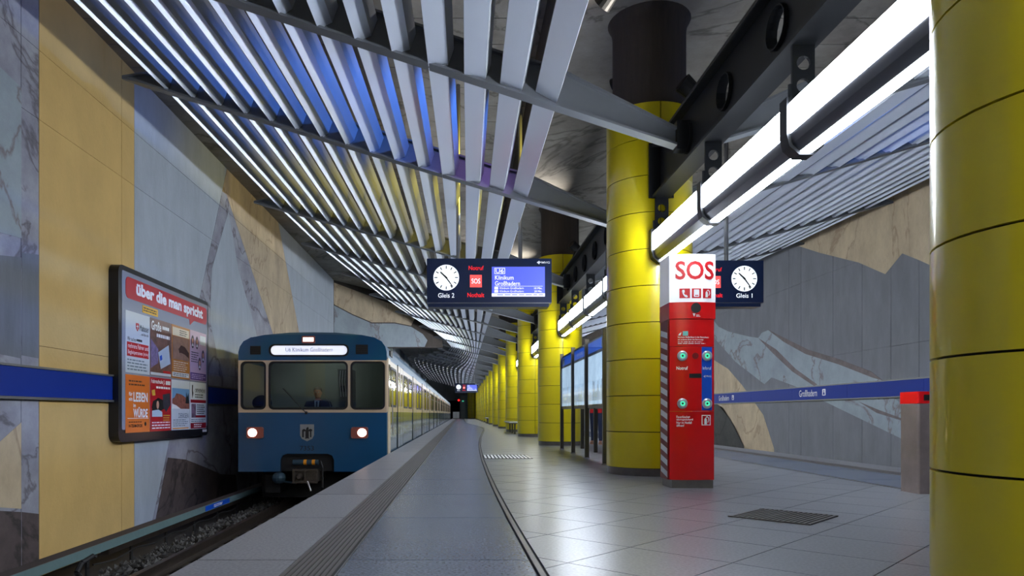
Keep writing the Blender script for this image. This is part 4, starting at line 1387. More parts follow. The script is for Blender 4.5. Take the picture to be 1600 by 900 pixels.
# ================================================================ MAP CASES
M_CASEFRAME = mat('case_frame_steel', (92, 88, 84), 0.35, metal=0.7)
M_MAP = mat('map_backlit', (166, 190, 216), 0.4, emit=1.3, noise=0.35, nscale=3.5, col2=(232, 238, 244))
M_CASEHEAD = mat('case_header_blue', (30, 84, 190), 0.35, emit=0.9)
CXX = 2.15
FC = Frame((CXX, 0, 0), WALL_R_U)      # faces -X, towards the track
ys = [10.5, 12.03, 13.5, 15.15]
names = ['upright glass map case with a yellow header mark next to the near column', 'upright glass map case standing between two others', 'upright glass map case at the far end of its row with white header mark']
for i in range(3):
    ya, yb = ys[i] + 0.05, ys[i + 1] - 0.05
    t = thing('map_case', names[i], 'map case', (CXX + 0.25, ya, 0))
    MB().box(CXX, CXX + 0.10, ya + 0.03, yb - 0.03, 0.86, 1.98).build('case', M_CASEFRAME, t)
    mp = MB().plate(FC, rrect(-yb + 0.06, 0.92, -ya - 0.06, 1.72), c0=0, c1=0.004, back=False).build('map_sheet', M_MAP, t)
    skyl = MB()
    for k in range(16):
        a = -yb + 0.1 + k * (yb - ya - 0.25) / 16
        hgt = random.uniform(0.08, 0.34)
        skyl.plate(FC, rrect(a, 0.98, a + 0.03, 0.98 + hgt), c0=0.004, c1=0.005, back=False)
    skyl.build('printed_skyline', M_WHITE, mp)
    hd = MB().plate(FC, rrect(-yb + 0.06, 1.77, -ya - 0.06, 1.94), c0=0, c1=0.004, back=False).build('header', M_CASEHEAD, t)
    if i == 0:
        MB().plate(FC, rrect(-ya - 0.22, 1.79, -ya - 0.08, 1.92), c0=0.004, c1=0.006).build('header_mark', mat('tag_yellow', (226, 176, 44)), hd)
    elif i == 1:
        text('Infos', FC, -yb + 0.4, 1.82, -ya - 0.4, 1.90, M_WHITE, hd, c=0.006)
    else:
        MB().plate(FC, rrect(-yb + 0.1, 1.79, -yb + 0.45, 1.92), c0=0.004, c1=0.006).build('header_mark', M_WHITE, hd)
    MB().add([FC.p(a_, b_, 0.012) for a_, b_ in rrect(-yb + 0.04, 0.9, -ya - 0.04, 1.96)], [(0, 1, 2, 3)]).build('glass_pane', M_GLASS, t)
    for yy in (ya - 0.0, yb - 0.03) if i == 2 else (ya - 0.0,):
        MB().box(CXX - 0.035, CXX + 0.035, yy - 0.035, yy + 0.035, 0, 2.04).build('post', M_CASEFRAME, t)
        MB().tube((CXX, yy, 0), (CXX, yy, 0.02), 0.05, n=10).build('foot', M_STEEL, t)
        MB().box(CXX + 0.46, CXX + 0.53, yy + 0.3, yy + 0.37, 0, 2.0).build('post', M_CASEFRAME, t)
    MB().box(CXX + 0.40, CXX + 0.50, ya + 0.03, yb - 0.03, 0.86, 1.98).build('rear_case', M_CASEFRAME, t)
    MB().box(CXX + 0.10, CXX + 0.40, ya + 0.1, ya + 0.14, 1.9, 1.94).box(CXX + 0.10, CXX + 0.40, yb - 0.14, yb - 0.1, 1.9, 1.94).build('tie_bar', M_CASEFRAME, t)

# ================================================================ PEOPLE
def by_height(name, stops):
    """clothing colours by height on the body (object z)"""
    m = bpy.data.materials.new(name)
    m.use_nodes = True
    nt = m.node_tree
    tc = nt.nodes.new('ShaderNodeTexCoord')
    sp = nt.nodes.new('ShaderNodeSeparateXYZ')
    mr = nt.nodes.new('ShaderNodeMapRange')
    mr.inputs['From Max'].default_value = 2.0
    rp = nt.nodes.new('ShaderNodeValToRGB')
    rp.color_ramp.interpolation = 'CONSTANT'
    el = rp.color_ramp.elements
    el[0].position, el[0].color = 0.0, srgb(*stops[0][1])
    el[1].position, el[1].color = stops[1][0] / 2.0, srgb(*stops[1][1])
    for z, c in stops[2:]:
        e = el.new(z / 2.0)
        e.color = srgb(*c)
    nt.links.new(tc.outputs['Object'], sp.inputs[0])
    nt.links.new(sp.outputs[2], mr.inputs[0])
    nt.links.new(mr.outputs[0], rp.inputs[0])
    nt.links.new(rp.outputs[0], nt.nodes['Principled BSDF'].inputs['Base Color'])
    nt.nodes['Principled BSDF'].inputs['Roughness'].default_value = 0.8
    return m


def skin_body(name, J, E, Rd, root, material, parent):
    keys = list(J)
    me = bpy.data.meshes.new(name)
    me.from_pydata([J[k] for k in keys], [(keys.index(a), keys.index(b)) for a, b in E], [])
    o = obj(name, me, material, parent, True)
    md = o.modifiers.new('skin', 'SKIN')
    md.use_smooth_shade = True
    if not me.skin_vertices:
        me.attributes.new('skin', 'FLOAT', 'POINT')
    for i, k in enumerate(keys):
        r = Rd[k]
        me.skin_vertices[0].data[i].radius = r if isinstance(r, tuple) else (r, r)
        me.skin_vertices[0].data[i].use_root = (k == root)
    sb = o.modifiers.new('smooth', 'SUBSURF')
    sb.levels = 2
    sb.render_levels = 2
    return o


def hand(J, E, Rd, key, wrist, d, side, up):
    """palm and five curled fingers continuing from a wrist along d"""
    d = Vector(d).normalized()
    s = Vector(side).normalized()
    n = Vector(up).normalized()
    w = Vector(wrist)
    J[key + 'palm'] = tuple(w + d * 0.07)
    E.append((key + 'wrist', key + 'palm'))
    Rd[key + 'palm'] = (0.038, 0.016)
    for i, (off, ln) in enumerate(((-0.03, 0.072), (-0.01, 0.082), (0.01, 0.078), (0.03, 0.062))):
        a, b, c = key + 'f%da' % i, key + 'f%db' % i, key + 'f%dc' % i
        J[a] = tuple(w + d * 0.095 + s * off)
        J[b] = tuple(w + d * (0.095 + ln * 0.55) + s * off * 1.1 + n * 0.012)
        J[c] = tuple(w + d * (0.095 + ln * 0.85) + s * off * 1.1 + n * 0.036)
        E += [(key + 'palm', a), (a, b), (b, c)]
        Rd[a], Rd[b], Rd[c] = 0.009, 0.0085, 0.007
    J[key + 't1'] = tuple(w + d * 0.05 - s * 0.045 + n * 0.01)
    J[key + 't2'] = tuple(w + d * 0.09 - s * 0.06 + n * 0.03)
    E += [(key + 'palm', key + 't1'), (key + 't1', key + 't2')]
    Rd[key + 't1'], Rd[key + 't2'] = 0.011, 0.008


def head_parts(parent, c, face, hair_m, long_hair=False):
    """head with face and hair; face = horizontal direction the face looks to"""
    f = Vector(face).normalized()
    s = f.cross(V(0, 0, 1))
    c = Vector(c)
    rings = []
    for z, rf, rb, w in ((-.118, .045, .03, .036), (-.10, .075, .045, .055), (-.06, .088, .066, .068), (-.02, .09, .085, .074), (.03, .092, .096, .077), (.07, .084, .094, .072), (.10, .06, .075, .055), (.118, .025, .04, .025)):
        ring = []
        for i in range(20):
            a = 2 * PI * i / 20
            q_ = math.cos(a)
            ring.append(c + f * ((rf if q_ > 0 else rb) * q_) + s * (w * math.sin(a)) + V(0, 0, z))
        rings.append(ring)
    h = MB().loft(rings).build('head', M_SKIN, parent, smooth=True, local=True)
    P = lambda a, b, z: c + f * a + s * b + V(0, 0, z)
    MB().loft([[P(.085, -.006, .02), P(.092, 0, .02), P(.085, .006, .02)], [P(.088, -.017, -.03), P(.116, 0, -.026), P(.088, .017, -.03)], [P(.086, -.01, -.038), P(.095, 0, -.038), P(.086, .01, -.038)]]).build('nose', M_SKIN, h)
    for b in (-.03, .03):
        MB().ball(P(.083, b, .012), .011, n=8, m=6).build('eye', M_WHITE, h)
        MB().ball(P(.092, b, .012), .005, n=6, m=4).build('pupil', M_INK, h)
        MB().ball(P(0.0, b * 2.55, -.005), .012, .02, .032, n=8, m=6).build('ear', M_SKIN, h)
    MB().loft([[P(.082, -.026, -.062), P(.092, 0, -.06), P(.082, .026, -.062), P(.09, 0, -.07)], [P(.08, -.02, -.064), P(.088, 0, -.064), P(.08, .02, -.064), P(.086, 0, -.068)]]).build('mouth', mat('lips', (150, 84, 78), 0.5), h)
    hr = MB()
    rr = []
    for z, rf, rb, w in ((-.05 if not long_hair else -.26, -.03, .088, .06), (-.02, -.02, .098, .083), (.03, .03, .107, .087), (.065, .086, .105, .082), (.10, .072, .088, .066), (.126, .03, .05, .034)):
        ring = []
        for i in range(20):
            a = 2 * PI * i / 20
            q_ = math.cos(a)
            ring.append(c + f * ((rf if q_ > 0 else rb) * q_) + s * (w * math.sin(a)) + V(0, 0, z))
        rr.append(ring)
    hr.loft(rr).build('hair', hair_m, parent, smooth=True, local=True)
    return h


def standing_person(x, y):
    t = thing('person', 'person in a red top and dark blue jeans standing behind the map cases', 'person', (x, y, 0))
    J = {'pelvis': (0, 0, 0.93), 'waist': (0, 0.0, 1.08), 'chest': (0, 0.01, 1.30), 'neck': (0, 0.0, 1.44), 'skull': (0, 0.02, 1.53)}
    E = [('pelvis', 'waist'), ('waist', 'chest'), ('chest', 'neck'), ('neck', 'skull')]
    Rd = {'pelvis': (0.17, 0.12), 'waist': (0.14, 0.10), 'chest': (0.165, 0.11), 'neck': 0.05, 'skull': 0.05}
    for k, s, st in (('l', -1, 0.10), ('r', 1, -0.08)):
        J.update({k + 'hip': (s * 0.09, 0, 0.86), k + 'knee': (s * 0.085, st * 0.5 + 0.02, 0.48), k + 'ankle': (s * 0.08, st, 0.09), k + 'toe': (s * 0.10, st + 0.15, 0.035),
                  k + 'shoulder': (s * 0.175, 0, 1.37), k + 'elbow': (s * 0.23, -0.03, 1.10), k + 'wrist': (s * 0.20, 0.10, 0.90)})
        E += [('pelvis', k + 'hip'), (k + 'hip', k + 'knee'), (k + 'knee', k + 'ankle'), (k + 'ankle', k + 'toe'), ('chest', k + 'shoulder'), (k + 'shoulder', k + 'elbow'), (k + 'elbow', k + 'wrist')]
        Rd.update({k + 'hip': 0.10, k + 'knee': 0.062, k + 'ankle': 0.042, k + 'toe': (0.04, 0.028), k + 'shoulder': 0.06, k + 'elbow': 0.043, k + 'wrist': 0.027})
        hand(J, E, Rd, k, J[k + 'wrist'], (0, 0.35, -0.9), (0, 1, 0.3), (-s, 0, 0))
    m = by_height('clothes_walker', [(0, (196, 150, 128)), (0.09, (26, 36, 66)), (0.78, (186, 16, 26)), (1.46, (205, 150, 125))])
    skin_body('body', J, E, Rd, 'pelvis', m, t)
    head_parts(t, (0, 0.03, 1.60), (0, 1, 0), mat('hair_brown', (62, 44, 34), 0.7), True)
    for s, st in ((-1, 0.10), (1, -0.08)):
        MB().loft([[(s * .09 + a * .045, st - .07 + 0.26 * b, z) for a, b in ((-1, 0), (1, 0), (1.1, .6), (.6, 1), (-.6, 1), (-1.1, .6))] for z in (0.0, 0.05)]).build('shoe', mat('shoe_tan', (150, 112, 92), 0.6), t, local=True)
    return t


standing_person(3.36, 17.5)

# ================================================================ TRAIN
FY = 13.66                     # front of the train
ts = F_PX / FY
tx = lambda x: (x - CX) / ts
tz = lambda y: EYE + (CY - y) / ts
TW = 1.45
ZS = -0.36
FT = Frame((0, FY, 0))
front = thing('train_front_car', 'blue and cream underground train car with lit headlamps', 'train', (TRACK, FY, -1.0))
XL, XR = TRACK - TW + 0.01, TRACK + TW - 0.01
# arch of the roof line seen from the front
arch = [(XR, tz(563)), (XR, 1.96), (XR - 0.03, 2.07), (XR - 0.10, 2.17), (XR - 0.24, 2.245), (XR - 0.5, 2.285), (TRACK, 2.31), (XL + 0.5, 2.285), (XL + 0.24, 2.245), (XL + 0.10, 2.17), (XL + 0.03, 2.07), (XL, 1.96), (XL, tz(563))]
zh = tz(563)
zb_ = tz(641)
hole_sign = rrect(tx(421), tz(556), tx(544.5), tz(538.5), 0.09, 5)
hdr = MB().plate(FT, arch, [hole_sign], c0=-0.06, c1=0.0).build('header', M_TRAINBLUE, front)
wins = [(376, 416), (419.5, 544), (547.5, 602)]
holes = [rrect(tx(a) + 0.01, tz(639.5), tx(b) - 0.01, tz(565), 0.09, 5) for a, b in wins]
frm = MB().plate(FT, rrect(XL, zb_ - 0.045, XR, zh), holes, c0=-0.06, c1=0.005).build('window_band', M_CREAM, front)
for h, (a, b) in zip(holes, wins):
    cxh, czh = sum(p[0] for p in h) / len(h), sum(p[1] for p in h) / len(h)
    inner = rrect(tx(a) + 0.035, tz(639.5) + 0.03, tx(b) - 0.035, tz(565) - 0.03, 0.08, 5)
    MB().plate(FT, rrect(tx(a) + 0.004, tz(639.5) - 0.006, tx(b) - 0.004, tz(565) + 0.006, 0.095, 5), [inner], c0=-0.05, c1=0.014).build('window_gasket', M_RUBBER, frm)
    MB().plate(FT, rrect(tx(a) + 0.033, tz(639.5) + 0.028, tx(b) - 0.033, tz(565) - 0.028, 0.08, 5), c0=-0.02, c1=-0.014).build('windscreen', M_GLASS, front)
zc = tz(709)
cl, cr = tx(438), tx(522)
low = [(XL, ZS), (cl, ZS)] + [(cl, zc - 0.12), (cl + 0.035, zc - 0.035), (cl + 0.12, zc), (cr - 0.12, zc), (cr - 0.035, zc - 0.035), (cr, zc - 0.12)] + [(cr, ZS), (XR, ZS), (XR, zb_ - 0.045), (XL, zb_ - 0.045)]
skirt = MB().plate(FT, low, c0=-0.06, c1=0.0).build('front_skirt', M_TRAINBLUE, front)
MB().plate(FT, rrect(tx(421) - 0.01, tz(556) - 0.01, tx(544.5) + 0.01, tz(538.5) + 0.01, 0.1, 5), [rrect(tx(423), tz(554.5), tx(542.5), tz(540), 0.085, 5)], c0=-0.05, c1=0.012).build('sign_frame', M_RUBBER, hdr)
sg = MB().plate(FT, rrect(tx(422.5), tz(555), tx(543), tz(539.5), 0.08, 5), c0=-0.04, c1=-0.012).build('destination_sign', M_SIGNGLOW, hdr)
text('U6 Klinikum Großhadern', FT, tx(446), tz(549.5), tx(520), tz(543), mat('sign_ink', (70, 90, 150), 0.5), sg, c=-0.010)
for a, b, y0_, y1_ in ((391, 407.5, 554, 540.5), (556, 575, 553.5, 538.5)):
    vt = MB().plate(FT, rrect(tx(a), tz(y0_), tx(b), tz(y1_)), c0=0, c1=0.006).build('vent', M_RUBBER, hdr)
    for k in range(5):
        zz = tz(y0_) + (k + 0.5) * (tz(y1_) - tz(y0_)) / 5
        MB().plate(FT, rrect(tx(a) + 0.01, zz - 0.008, tx(b) - 0.01, zz + 0.008), c0=0.006, c1=0.014).build('vent_louvre', M_RUBBER, vt)
tl = MB().plate(FT, rrect(tx(472), tz(536.5), tx(492.5), tz(525), 0.02), c0=0, c1=0.03).build('top_lamp', M_HEADRIM, hdr)
MB().plate(FT, rrect(tx(474), tz(534), tx(490.5), tz(527.5), 0.012), c0=0.03, c1=0.036).build('lamp_glass', mat('top_lamp_glow', (255, 222, 208), 0.3, emit=3.0), tl)
for x, off in ((399, -0.05), (562, 0.05)):
    hl = MB().plate(FT, rrect(tx(x) - 0.165, tz(676) - 0.11, tx(x) + 0.165, tz(676) + 0.11, 0.035), c0=0, c1=0.03).build('headlamp', M_HEADRIM, skirt)
    MB().plate(FT, circ(tx(x) + off, tz(676), 0.085, 20, 0.08), c0=0.03, c1=0.04).build('lamp_glass', M_HEAD, hl)
    for bx in (-1, 1):
        for bz in (-1, 1):
            MB().plate(FT, circ(tx(x) + bx * 0.145, tz(676) + bz * 0.09, 0.011, 8), c0=0.03, c1=0.036).build('screw', M_STEEL, hl)
ex = tx(479.8)
em = MB().plate(FT, [(ex - .135, tz(663)), (ex - .135, tz(680)), (ex - .10, tz(685.5)), (ex, tz(689.5)), (ex + .10, tz(685.5)), (ex + .135, tz(680)), (ex + .135, tz(663))][::-1], c0=0, c1=0.006).build('crest_shield', mat('crest_grey', (138, 140, 138), 0.5), skirt)
ez = tz(676)
monk = [(-.095, -.09), (-.095, .05), (-.06, .075), (-.02, .05), (-.012, .09), (.02, .115), (.035, .08), (.02, .055), (.07, .075), (.10, .06), (.10, .03), (.085, .03), (.085, -.09), (.06, -.09), (.06, .02), (.035, .03), (.035, -.10), (.05, -.12), (.01, -.11), (-.04, -.12), (-.03, -.10), (-.03, .03), (-.06, .02), (-.06, -.09)]
MB().plate(FT, [(ex + a, ez + b) for a, b in reversed(monk)], c0=0.006, c1=0.009).build('crest_figure', M_INK, em)
text('7353', FT, tx(468.5), tz(704), tx(490.5), tz(696.5), mat('number_ink', (16, 34, 48), 0.5), skirt, name='car_number', c=0.003, bold=0.01)
MB().path([(tx(479), FY - 0.03, tz(645)), (tx(471), FY - 0.05, tz(637)), (tx(443), FY - 0.045, tz(607))], 0.009, 6).ball((tx(479), FY - 0.02, tz(645)), 0.03, n=8, m=6).build('wiper', M_RUBBER, front)

# coupler under the front
cx0 = tx(479)
cp = MB().box(cx0 - 0.24, cx0 + 0.24, FY - 0.10, FY + 0.7, tz(752), tz(733)).build('coupler_head', M_COUPLER, front)
fcp = Frame((0, FY - 0.10, 0))
MB().plate(fcp, rrect(cx0 - 0.24, tz(754), cx0 + 0.24, tz(732)), [rrect(cx0 - 0.20, tz(751), cx0 - 0.02, tz(735)), rrect(cx0 + 0.02, tz(751), cx0 + 0.20, tz(735))], c0=0, c1=0.05).build('coupler_face', M_COUPLER, cp)
MB().tube((cx0 - 0.11, FY - 0.1, tz(744)), (cx0 - 0.11, FY - 0.2, tz(744)), 0.075, 0.035, 14).build('coupler_cone', M_COUPLER, cp)
MB().tube((cx0 - 0.25, FY - 0.05, tz(722)), (cx0 + 0.24, FY - 0.05, tz(722)), 0.05, n=12).build('cable_box', M_COUPBLUE, cp)
MB().tube((cx0 - 0.04, FY - 0.05, tz(722)), (cx0 + 0.02, FY - 0.05, tz(722)), 0.054, n=12).build('orange_mark', M_ORANGE, cp)
MB().tube((cx0 + 0.12, FY - 0.05, tz(722)), (cx0 + 0.18, FY - 0.05, tz(722)), 0.054, n=12).build('orange_mark', M_ORANGE, cp)
MB().path([(cx0 + 0.05, FY - 0.16, tz(751)), (cx0 + 0.13, FY - 0.22, tz(765))], 0.018, 6).build('release_lever', M_STEEL, cp)
MB().path([(cx0 + 0.28, FY - 0.06, tz(720)), (cx0 + 0.33, FY - 0.1, tz(730)), (cx0 + 0.33, FY - 0.1, tz(760)), (cx0 + 0.30, FY, tz(768))], 0.02, 6).build('air_hose', M_BOGIE, cp)
MB().ball((tx(435), FY + 0.05, tz(747)), 0.14, 0.12, 0.12, 14, 8).tube((tx(435), FY + .05, tz(752)), (cx0 - 0.2, FY, tz(755)), 0.02, n=6).build('horn_pot', M_COUPBLUE, front)
MB().box(TRACK - 1.2, TRACK + 1.2, FY + 0.8, FY + 3.2, -0.95, -0.40).box(TRACK - 1.0, TRACK - 0.7, FY + 0.3, FY + 1.0, -0.8, -0.45).box(TRACK + 0.7, TRACK + 1.0, FY + 0.3, FY + 1.0, -0.8, -0.45).build('bogie', M_BOGIE, front)
for wx in (-0.72, 0.72):
    MB().tube((TRACK + wx - 0.06, FY + 1.2, -0.62), (TRACK + wx + 0.06, FY + 1.2, -0.62), 0.39, n=24).build('wheel', M_BOGIE, front)

# body shell: side profile ring swept along the car
half = [(TW, ZS), (TW, 1.86), (TW - 0.03, 2.02), (TW - 0.11, 2.15), (TW - 0.26, 2.25), (TW - 0.5, 2.30), (0.45, 2.345), (0, 2.35)]
ring2 = [(-a, b) for a, b in half[:-1]] + [(0, 2.35)] + [(a, b) for a, b in reversed(half[:-1])]


def car_shell(t, ya, yb, cab):
    # roof and sides are separate parts with their own paint
    lowb, roof = MB(), MB()
    fr = Frame((TRACK, 0, 0))
    for s in (-1, 1):
        MB().box(*(sorted((TRACK + s * TW, TRACK + s * (TW - 0.05)))), ya, yb, ZS, 0.80).build('lower_side', M_TRAINSIDE, t)
        MB().box(*(sorted((TRACK + s * (TW + 0.002), TRACK + s * (TW - 0.05)))), ya, yb, 0.80, zh + 0.03).build('window_strip', M_CREAM, t)
    rf = [(a, b) for a, b in ring2 if b > 1.0]
    rf = [(-TW, zh + 0.03)] + [p for p in ring2 if p[1] > 1.8] + [(TW, zh + 0.03)]
    inner = [(a * 0.96, b - 0.05) for a, b in rf]
    MB().plate(fr, rf + list(reversed(inner)), c0=-yb, c1=-ya).build('roof', M_TRAINROOF, t)
    MB().box(TRACK - TW + 0.06, TRACK + TW - 0.06, ya + 0.06, yb, -0.36, -0.02).build('underfloor', M_BOGIE, t)
    MB().box(TRACK - TW + 0.05, TRACK + TW - 0.05, yb - 0.06, yb - 0.01, 0.0, 2.2).build('end_wall', M_TRAINROOF, t)
    if not cab:
        MB().box(TRACK - TW + 0.05, TRACK + TW - 0.05, ya + 0.01, ya + 0.06, 0.0, 2.2).build('end_wall', M_TRAINROOF, t)


XS = TRACK + TW                                   # platform side face
FSD = Frame((XS, 0, 0), WALL_L_U)                  # normal +X


def side_window(t, a, b, z0=0.90, z1=1.72):
    w = MB().plate(FSD, rrect(a, z0, b, z1, 0.07, 3), [rrect(a + 0.045, z0 + 0.045, b - 0.045, z1 - 0.045, 0.05, 3)], c0=0.0, c1=0.014).build('side_window', M_RUBBER, t)
    MB().plate(FSD, rrect(a + 0.04, z0 + 0.04, b - 0.04, z1 - 0.04, 0.05, 3), c0=0.002, c1=0.006).build('pane', M_DARKGLASS, w)
    MB().plate(FSD, rrect(a + 0.04, z1 - 0.29, b - 0.04, z1 - 0.26), c0=0.006, c1=0.012).build('sash_bar', M_RUBBER, w)


def side_door(t, a, b):
    m = (a + b) / 2
    for u0, u1 in ((a, m - 0.008), (m + 0.008, b)):
        lf = MB().plate(FSD, rrect(u0, 0.0, u1, 0.80), c0=0.0, c1=0.016).build('door_leaf', M_TRAINSIDE, t)
        MB().plate(FSD, rrect(u0, 0.80, u1, 1.84), [rrect(u0 + 0.12, 0.93, u1 - 0.12, 1.70, 0.06, 3)], c0=0.0, c1=0.016).build('leaf_frame', M_CREAM, lf)
        MB().plate(FSD, rrect(u0 + 0.11, 0.92, u1 - 0.11, 1.71, 0.06, 3), c0=0.003, c1=0.008).build('pane', M_DARKGLASS, lf)
    MB().plate(FSD, rrect(m - 0.008, 0.0, m + 0.008, 1.84), c0=0.0, c1=0.018).build('door_seal', M_RUBBER, t)
    for e in (a - 0.012, b):
        MB().plate(FSD, rrect(e, -0.02, e + 0.012, 1.86), c0=0.0, c1=0.018).build('door_seal', M_RUBBER, t)


CAR = 15.5
car_shell(front, FY + 0.05, FY + CAR, True)
# cab side door, then windows and doors as along the photographed side
cd = MB().plate(FSD, rrect(FY + 0.10, -0.15, FY + 0.52, 1.86), c0=0, c1=0.012).build('cab_door', M_CREAM, front)
MB().plate(FSD, rrect(FY + 0.15, 0.9, FY + 0.47, 1.74, 0.05, 3), c0=0.012, c1=0.016).build('pane', M_DARKGLASS, cd)
MB().path([(XS + 0.05, FY + 0.56, 0.35), (XS + 0.05, FY + 0.56, 1.3)], 0.013, 6).build('handrail', M_STEEL, front)
MB().plate(FSD, rrect(FY + 0.55, 1.93, FY + 1.0, 2.04), c0=-0.02, c1=0.012).build('side_sign', M_RUBBER, front)


def side_fit(t, y, first):
    if not first:
        side_window(t, y + 0.1, y + 1.3)
    else:
        side_window(t, y + 0.62, y + 1.8)
    side_door(t, y + 2.15, y + 3.5)
    side_window(t, y + 3.85, y + 5.1)
    side_window(t, y + 5.45, y + 6.7)
    side_door(t, y + 7.1, y + 8.45)
    side_window(t, y + 8.8, y + 10.0)
    side_window(t, y + 10.35, y + 11.55)
    side_door(t, y + 11.95, y + 13.3)
    side_window(t, y + 13.7, y + 15.0)


side_fit(front, FY, True)
for k in range(1, 5):
    ya = FY + k * (CAR + 0.25)
    names = ['second', 'third', 'fourth', 'fifth']
    if k == 1:
        c = thing('train_car', 'train car coupled right behind the blue front car', 'train', (TRACK, ya, -1.0))
        car_shell(c, ya, ya + CAR, False)
        side_fit(c, ya, False)
        MB().box(TRACK - 1.2, TRACK + 1.2, ya + 0.8, ya + 3.2, -0.98, -0.40).build('bogie', M_BOGIE, c)
        first_car = c
    else:
        c = copy_tree(first_car)
        c.location = (TRACK, ya, -1.0)
        c['label'] = 'rear train car farther back in the train'
        c['group'] = 'rear train cars'

# cab interior
CI = MB().box(TRACK - 1.38, TRACK + 1.38, FY + 1.75, FY + 1.80, -0.02, 2.2).build('cab_rear_wall', M_CAB, front)
MB().box(TRACK - 1.40, TRACK + 1.40, FY + 0.05, FY + 1.8, -0.05, 0.0).build('cab_floor', M_BOGIE, front)
MB().box(tx(446), tx(524), FY + 0.10, FY + 0.55, 0.0, 0.90).build('driver_desk', mat('desk_beige', (120, 124, 110), 0.6), front)
MB().box(tx(524), tx(545), FY + 0.3, FY + 0.9, 0.0, 1.65).build('equipment_cabinet', M_CAB, front)
for k in range(4):
    MB().path([(tx(528 + 4 * k), FY + 0.28, 1.62), (tx(527 + 4 * k), FY + 0.26, 1.4), (tx(529 + 4 * k), FY + 0.28, 1.1)], 0.008, 5).build('cab_cable', M_WHITE, front)
for k in range(3):
    MB().box(tx(527 + 5 * k), tx(530 + 5 * k), FY + 0.29, FY + 0.30, 1.2, 1.32).build('switch_panel', M_INK, front)
MB().path([(tx(513), FY + 0.25, 0.9), (tx(511), FY + 0.2, 1.02), (tx(506), FY + 0.2, 1.06)], 0.01, 6).build('microphone', M_STEEL, front)
MB().ball((tx(398), FY + 0.5, 0.98), 0.2, 0.14, 0.16, 12, 8).build('soft_bag', mat('bag_grey', (44, 46, 52), 0.9), front)
MB().box(tx(380), tx(414), FY + 0.3, FY + 0.7, 0.0, 0.85).build('side_shelf', M_CAB, front)
cl_ = MB().box(TRACK - 0.4, TRACK + 0.4, FY + 0.9, FY + 1.1, 2.1, 2.14).build('cab_fill_light', mat('cab_fill_glow', (220, 230, 225), 0.4, emit=9.0), front)  # added glowing strip that brightens the cab interior

# driver
DXp, DYp = tx(497) * (FY + 1.05) / FY, FY + 1.05
t = thing('person', 'person in dark suit and tie sitting at the train controls', 'person', (DXp, DYp, 0.0))
J = {'pelvis': (0, 0.05, 0.48), 'waist': (0, 0.04, 0.66), 'chest': (0, 0.02, 0.88), 'neck': (0, 0.0, 1.03), 'skull': (0, -0.01, 1.11)}
E = [('pelvis', 'waist'), ('waist', 'chest'), ('chest', 'neck'), ('neck', 'skull')]
Rd = {'pelvis': (0.18, 0.14), 'waist': (0.17, 0.13), 'chest': (0.19, 0.13), 'neck': 0.06, 'skull': 0.05}
for k, s in (('l', -1), ('r', 1)):
    J.update({k + 'hip': (s * 0.10, 0.0, 0.46), k + 'knee': (s * 0.14, -0.38, 0.48), k + 'ankle': (s * 0.14, -0.34, 0.09), k + 'toe': (s * 0.14, -0.44, 0.04),
              k + 'shoulder': (s * 0.22, 0.02, 0.97), k + 'elbow': (s * 0.28, -0.06, 0.72), k + 'wrist': (s * 0.20, -0.32, 0.80)})
    E += [('pelvis', k + 'hip'), (k + 'hip', k + 'knee'), (k + 'knee', k + 'ankle'), (k + 'ankle', k + 'toe'), ('chest', k + 'shoulder'), (k + 'shoulder', k + 'elbow'), (k + 'elbow', k + 'wrist')]
    Rd.update({k + 'hip': 0.11, k + 'knee': 0.075, k + 'ankle': 0.05, k + 'toe': 0.04, k + 'shoulder': 0.08, k + 'elbow': 0.06, k + 'wrist': 0.035})
    hand(J, E, Rd, k, J[k + 'wrist'], (-s * 0.2, -0.9, 0.15), (1, 0, 0), (0, 0, -1))
skin_body('body', J, E, Rd, 'pelvis', by_height('clothes_driver', [(0, (20, 20, 22)), (0.02, (22, 24, 32)), (1.04, (205, 150, 125))]), t)
head_parts(t, (0, -0.02, 1.20), (0, -1, 0), M_HAIR)
MB().loft([[(-0.05, -0.125, 1.03), (0.05, -0.125, 1.03), (0.05, -0.10, 1.04), (-0.05, -0.10, 1.04)], [(-0.03, -0.165, 0.84), (0.03, -0.165, 0.84), (0.03, -0.13, 0.84), (-0.03, -0.13, 0.84)]]).build('shirt_front', M_SHIRT, t, local=True)
MB().loft([[(-0.018, -0.135, 1.02), (0.018, -0.135, 1.02), (0.018, -0.12, 1.02), (-0.018, -0.12, 1.02)], [(-0.022, -0.175, 0.84), (0.022, -0.175, 0.84), (0.022, -0.16, 0.84), (-0.022, -0.16, 0.84)]]).build('tie', M_TIE, t, local=True)
st = thing('driver_seat', 'dark driver seat inside the train cab', 'seat', (DXp, DYp + 0.1, 0))
MB().box(DXp - 0.25, DXp + 0.25, DYp - 0.25, DYp + 0.25, 0.26, 0.36).build('seat_cushion', M_SUIT, st)
MB().box(DXp - 0.24, DXp + 0.24, DYp + 0.22, DYp + 0.30, 0.36, 0.95).build('backrest', M_SUIT, st)
MB().tube((DXp, DYp, 0), (DXp, DYp, 0.26), 0.06, n=10).build('seat_post', M_BOGIE, st)

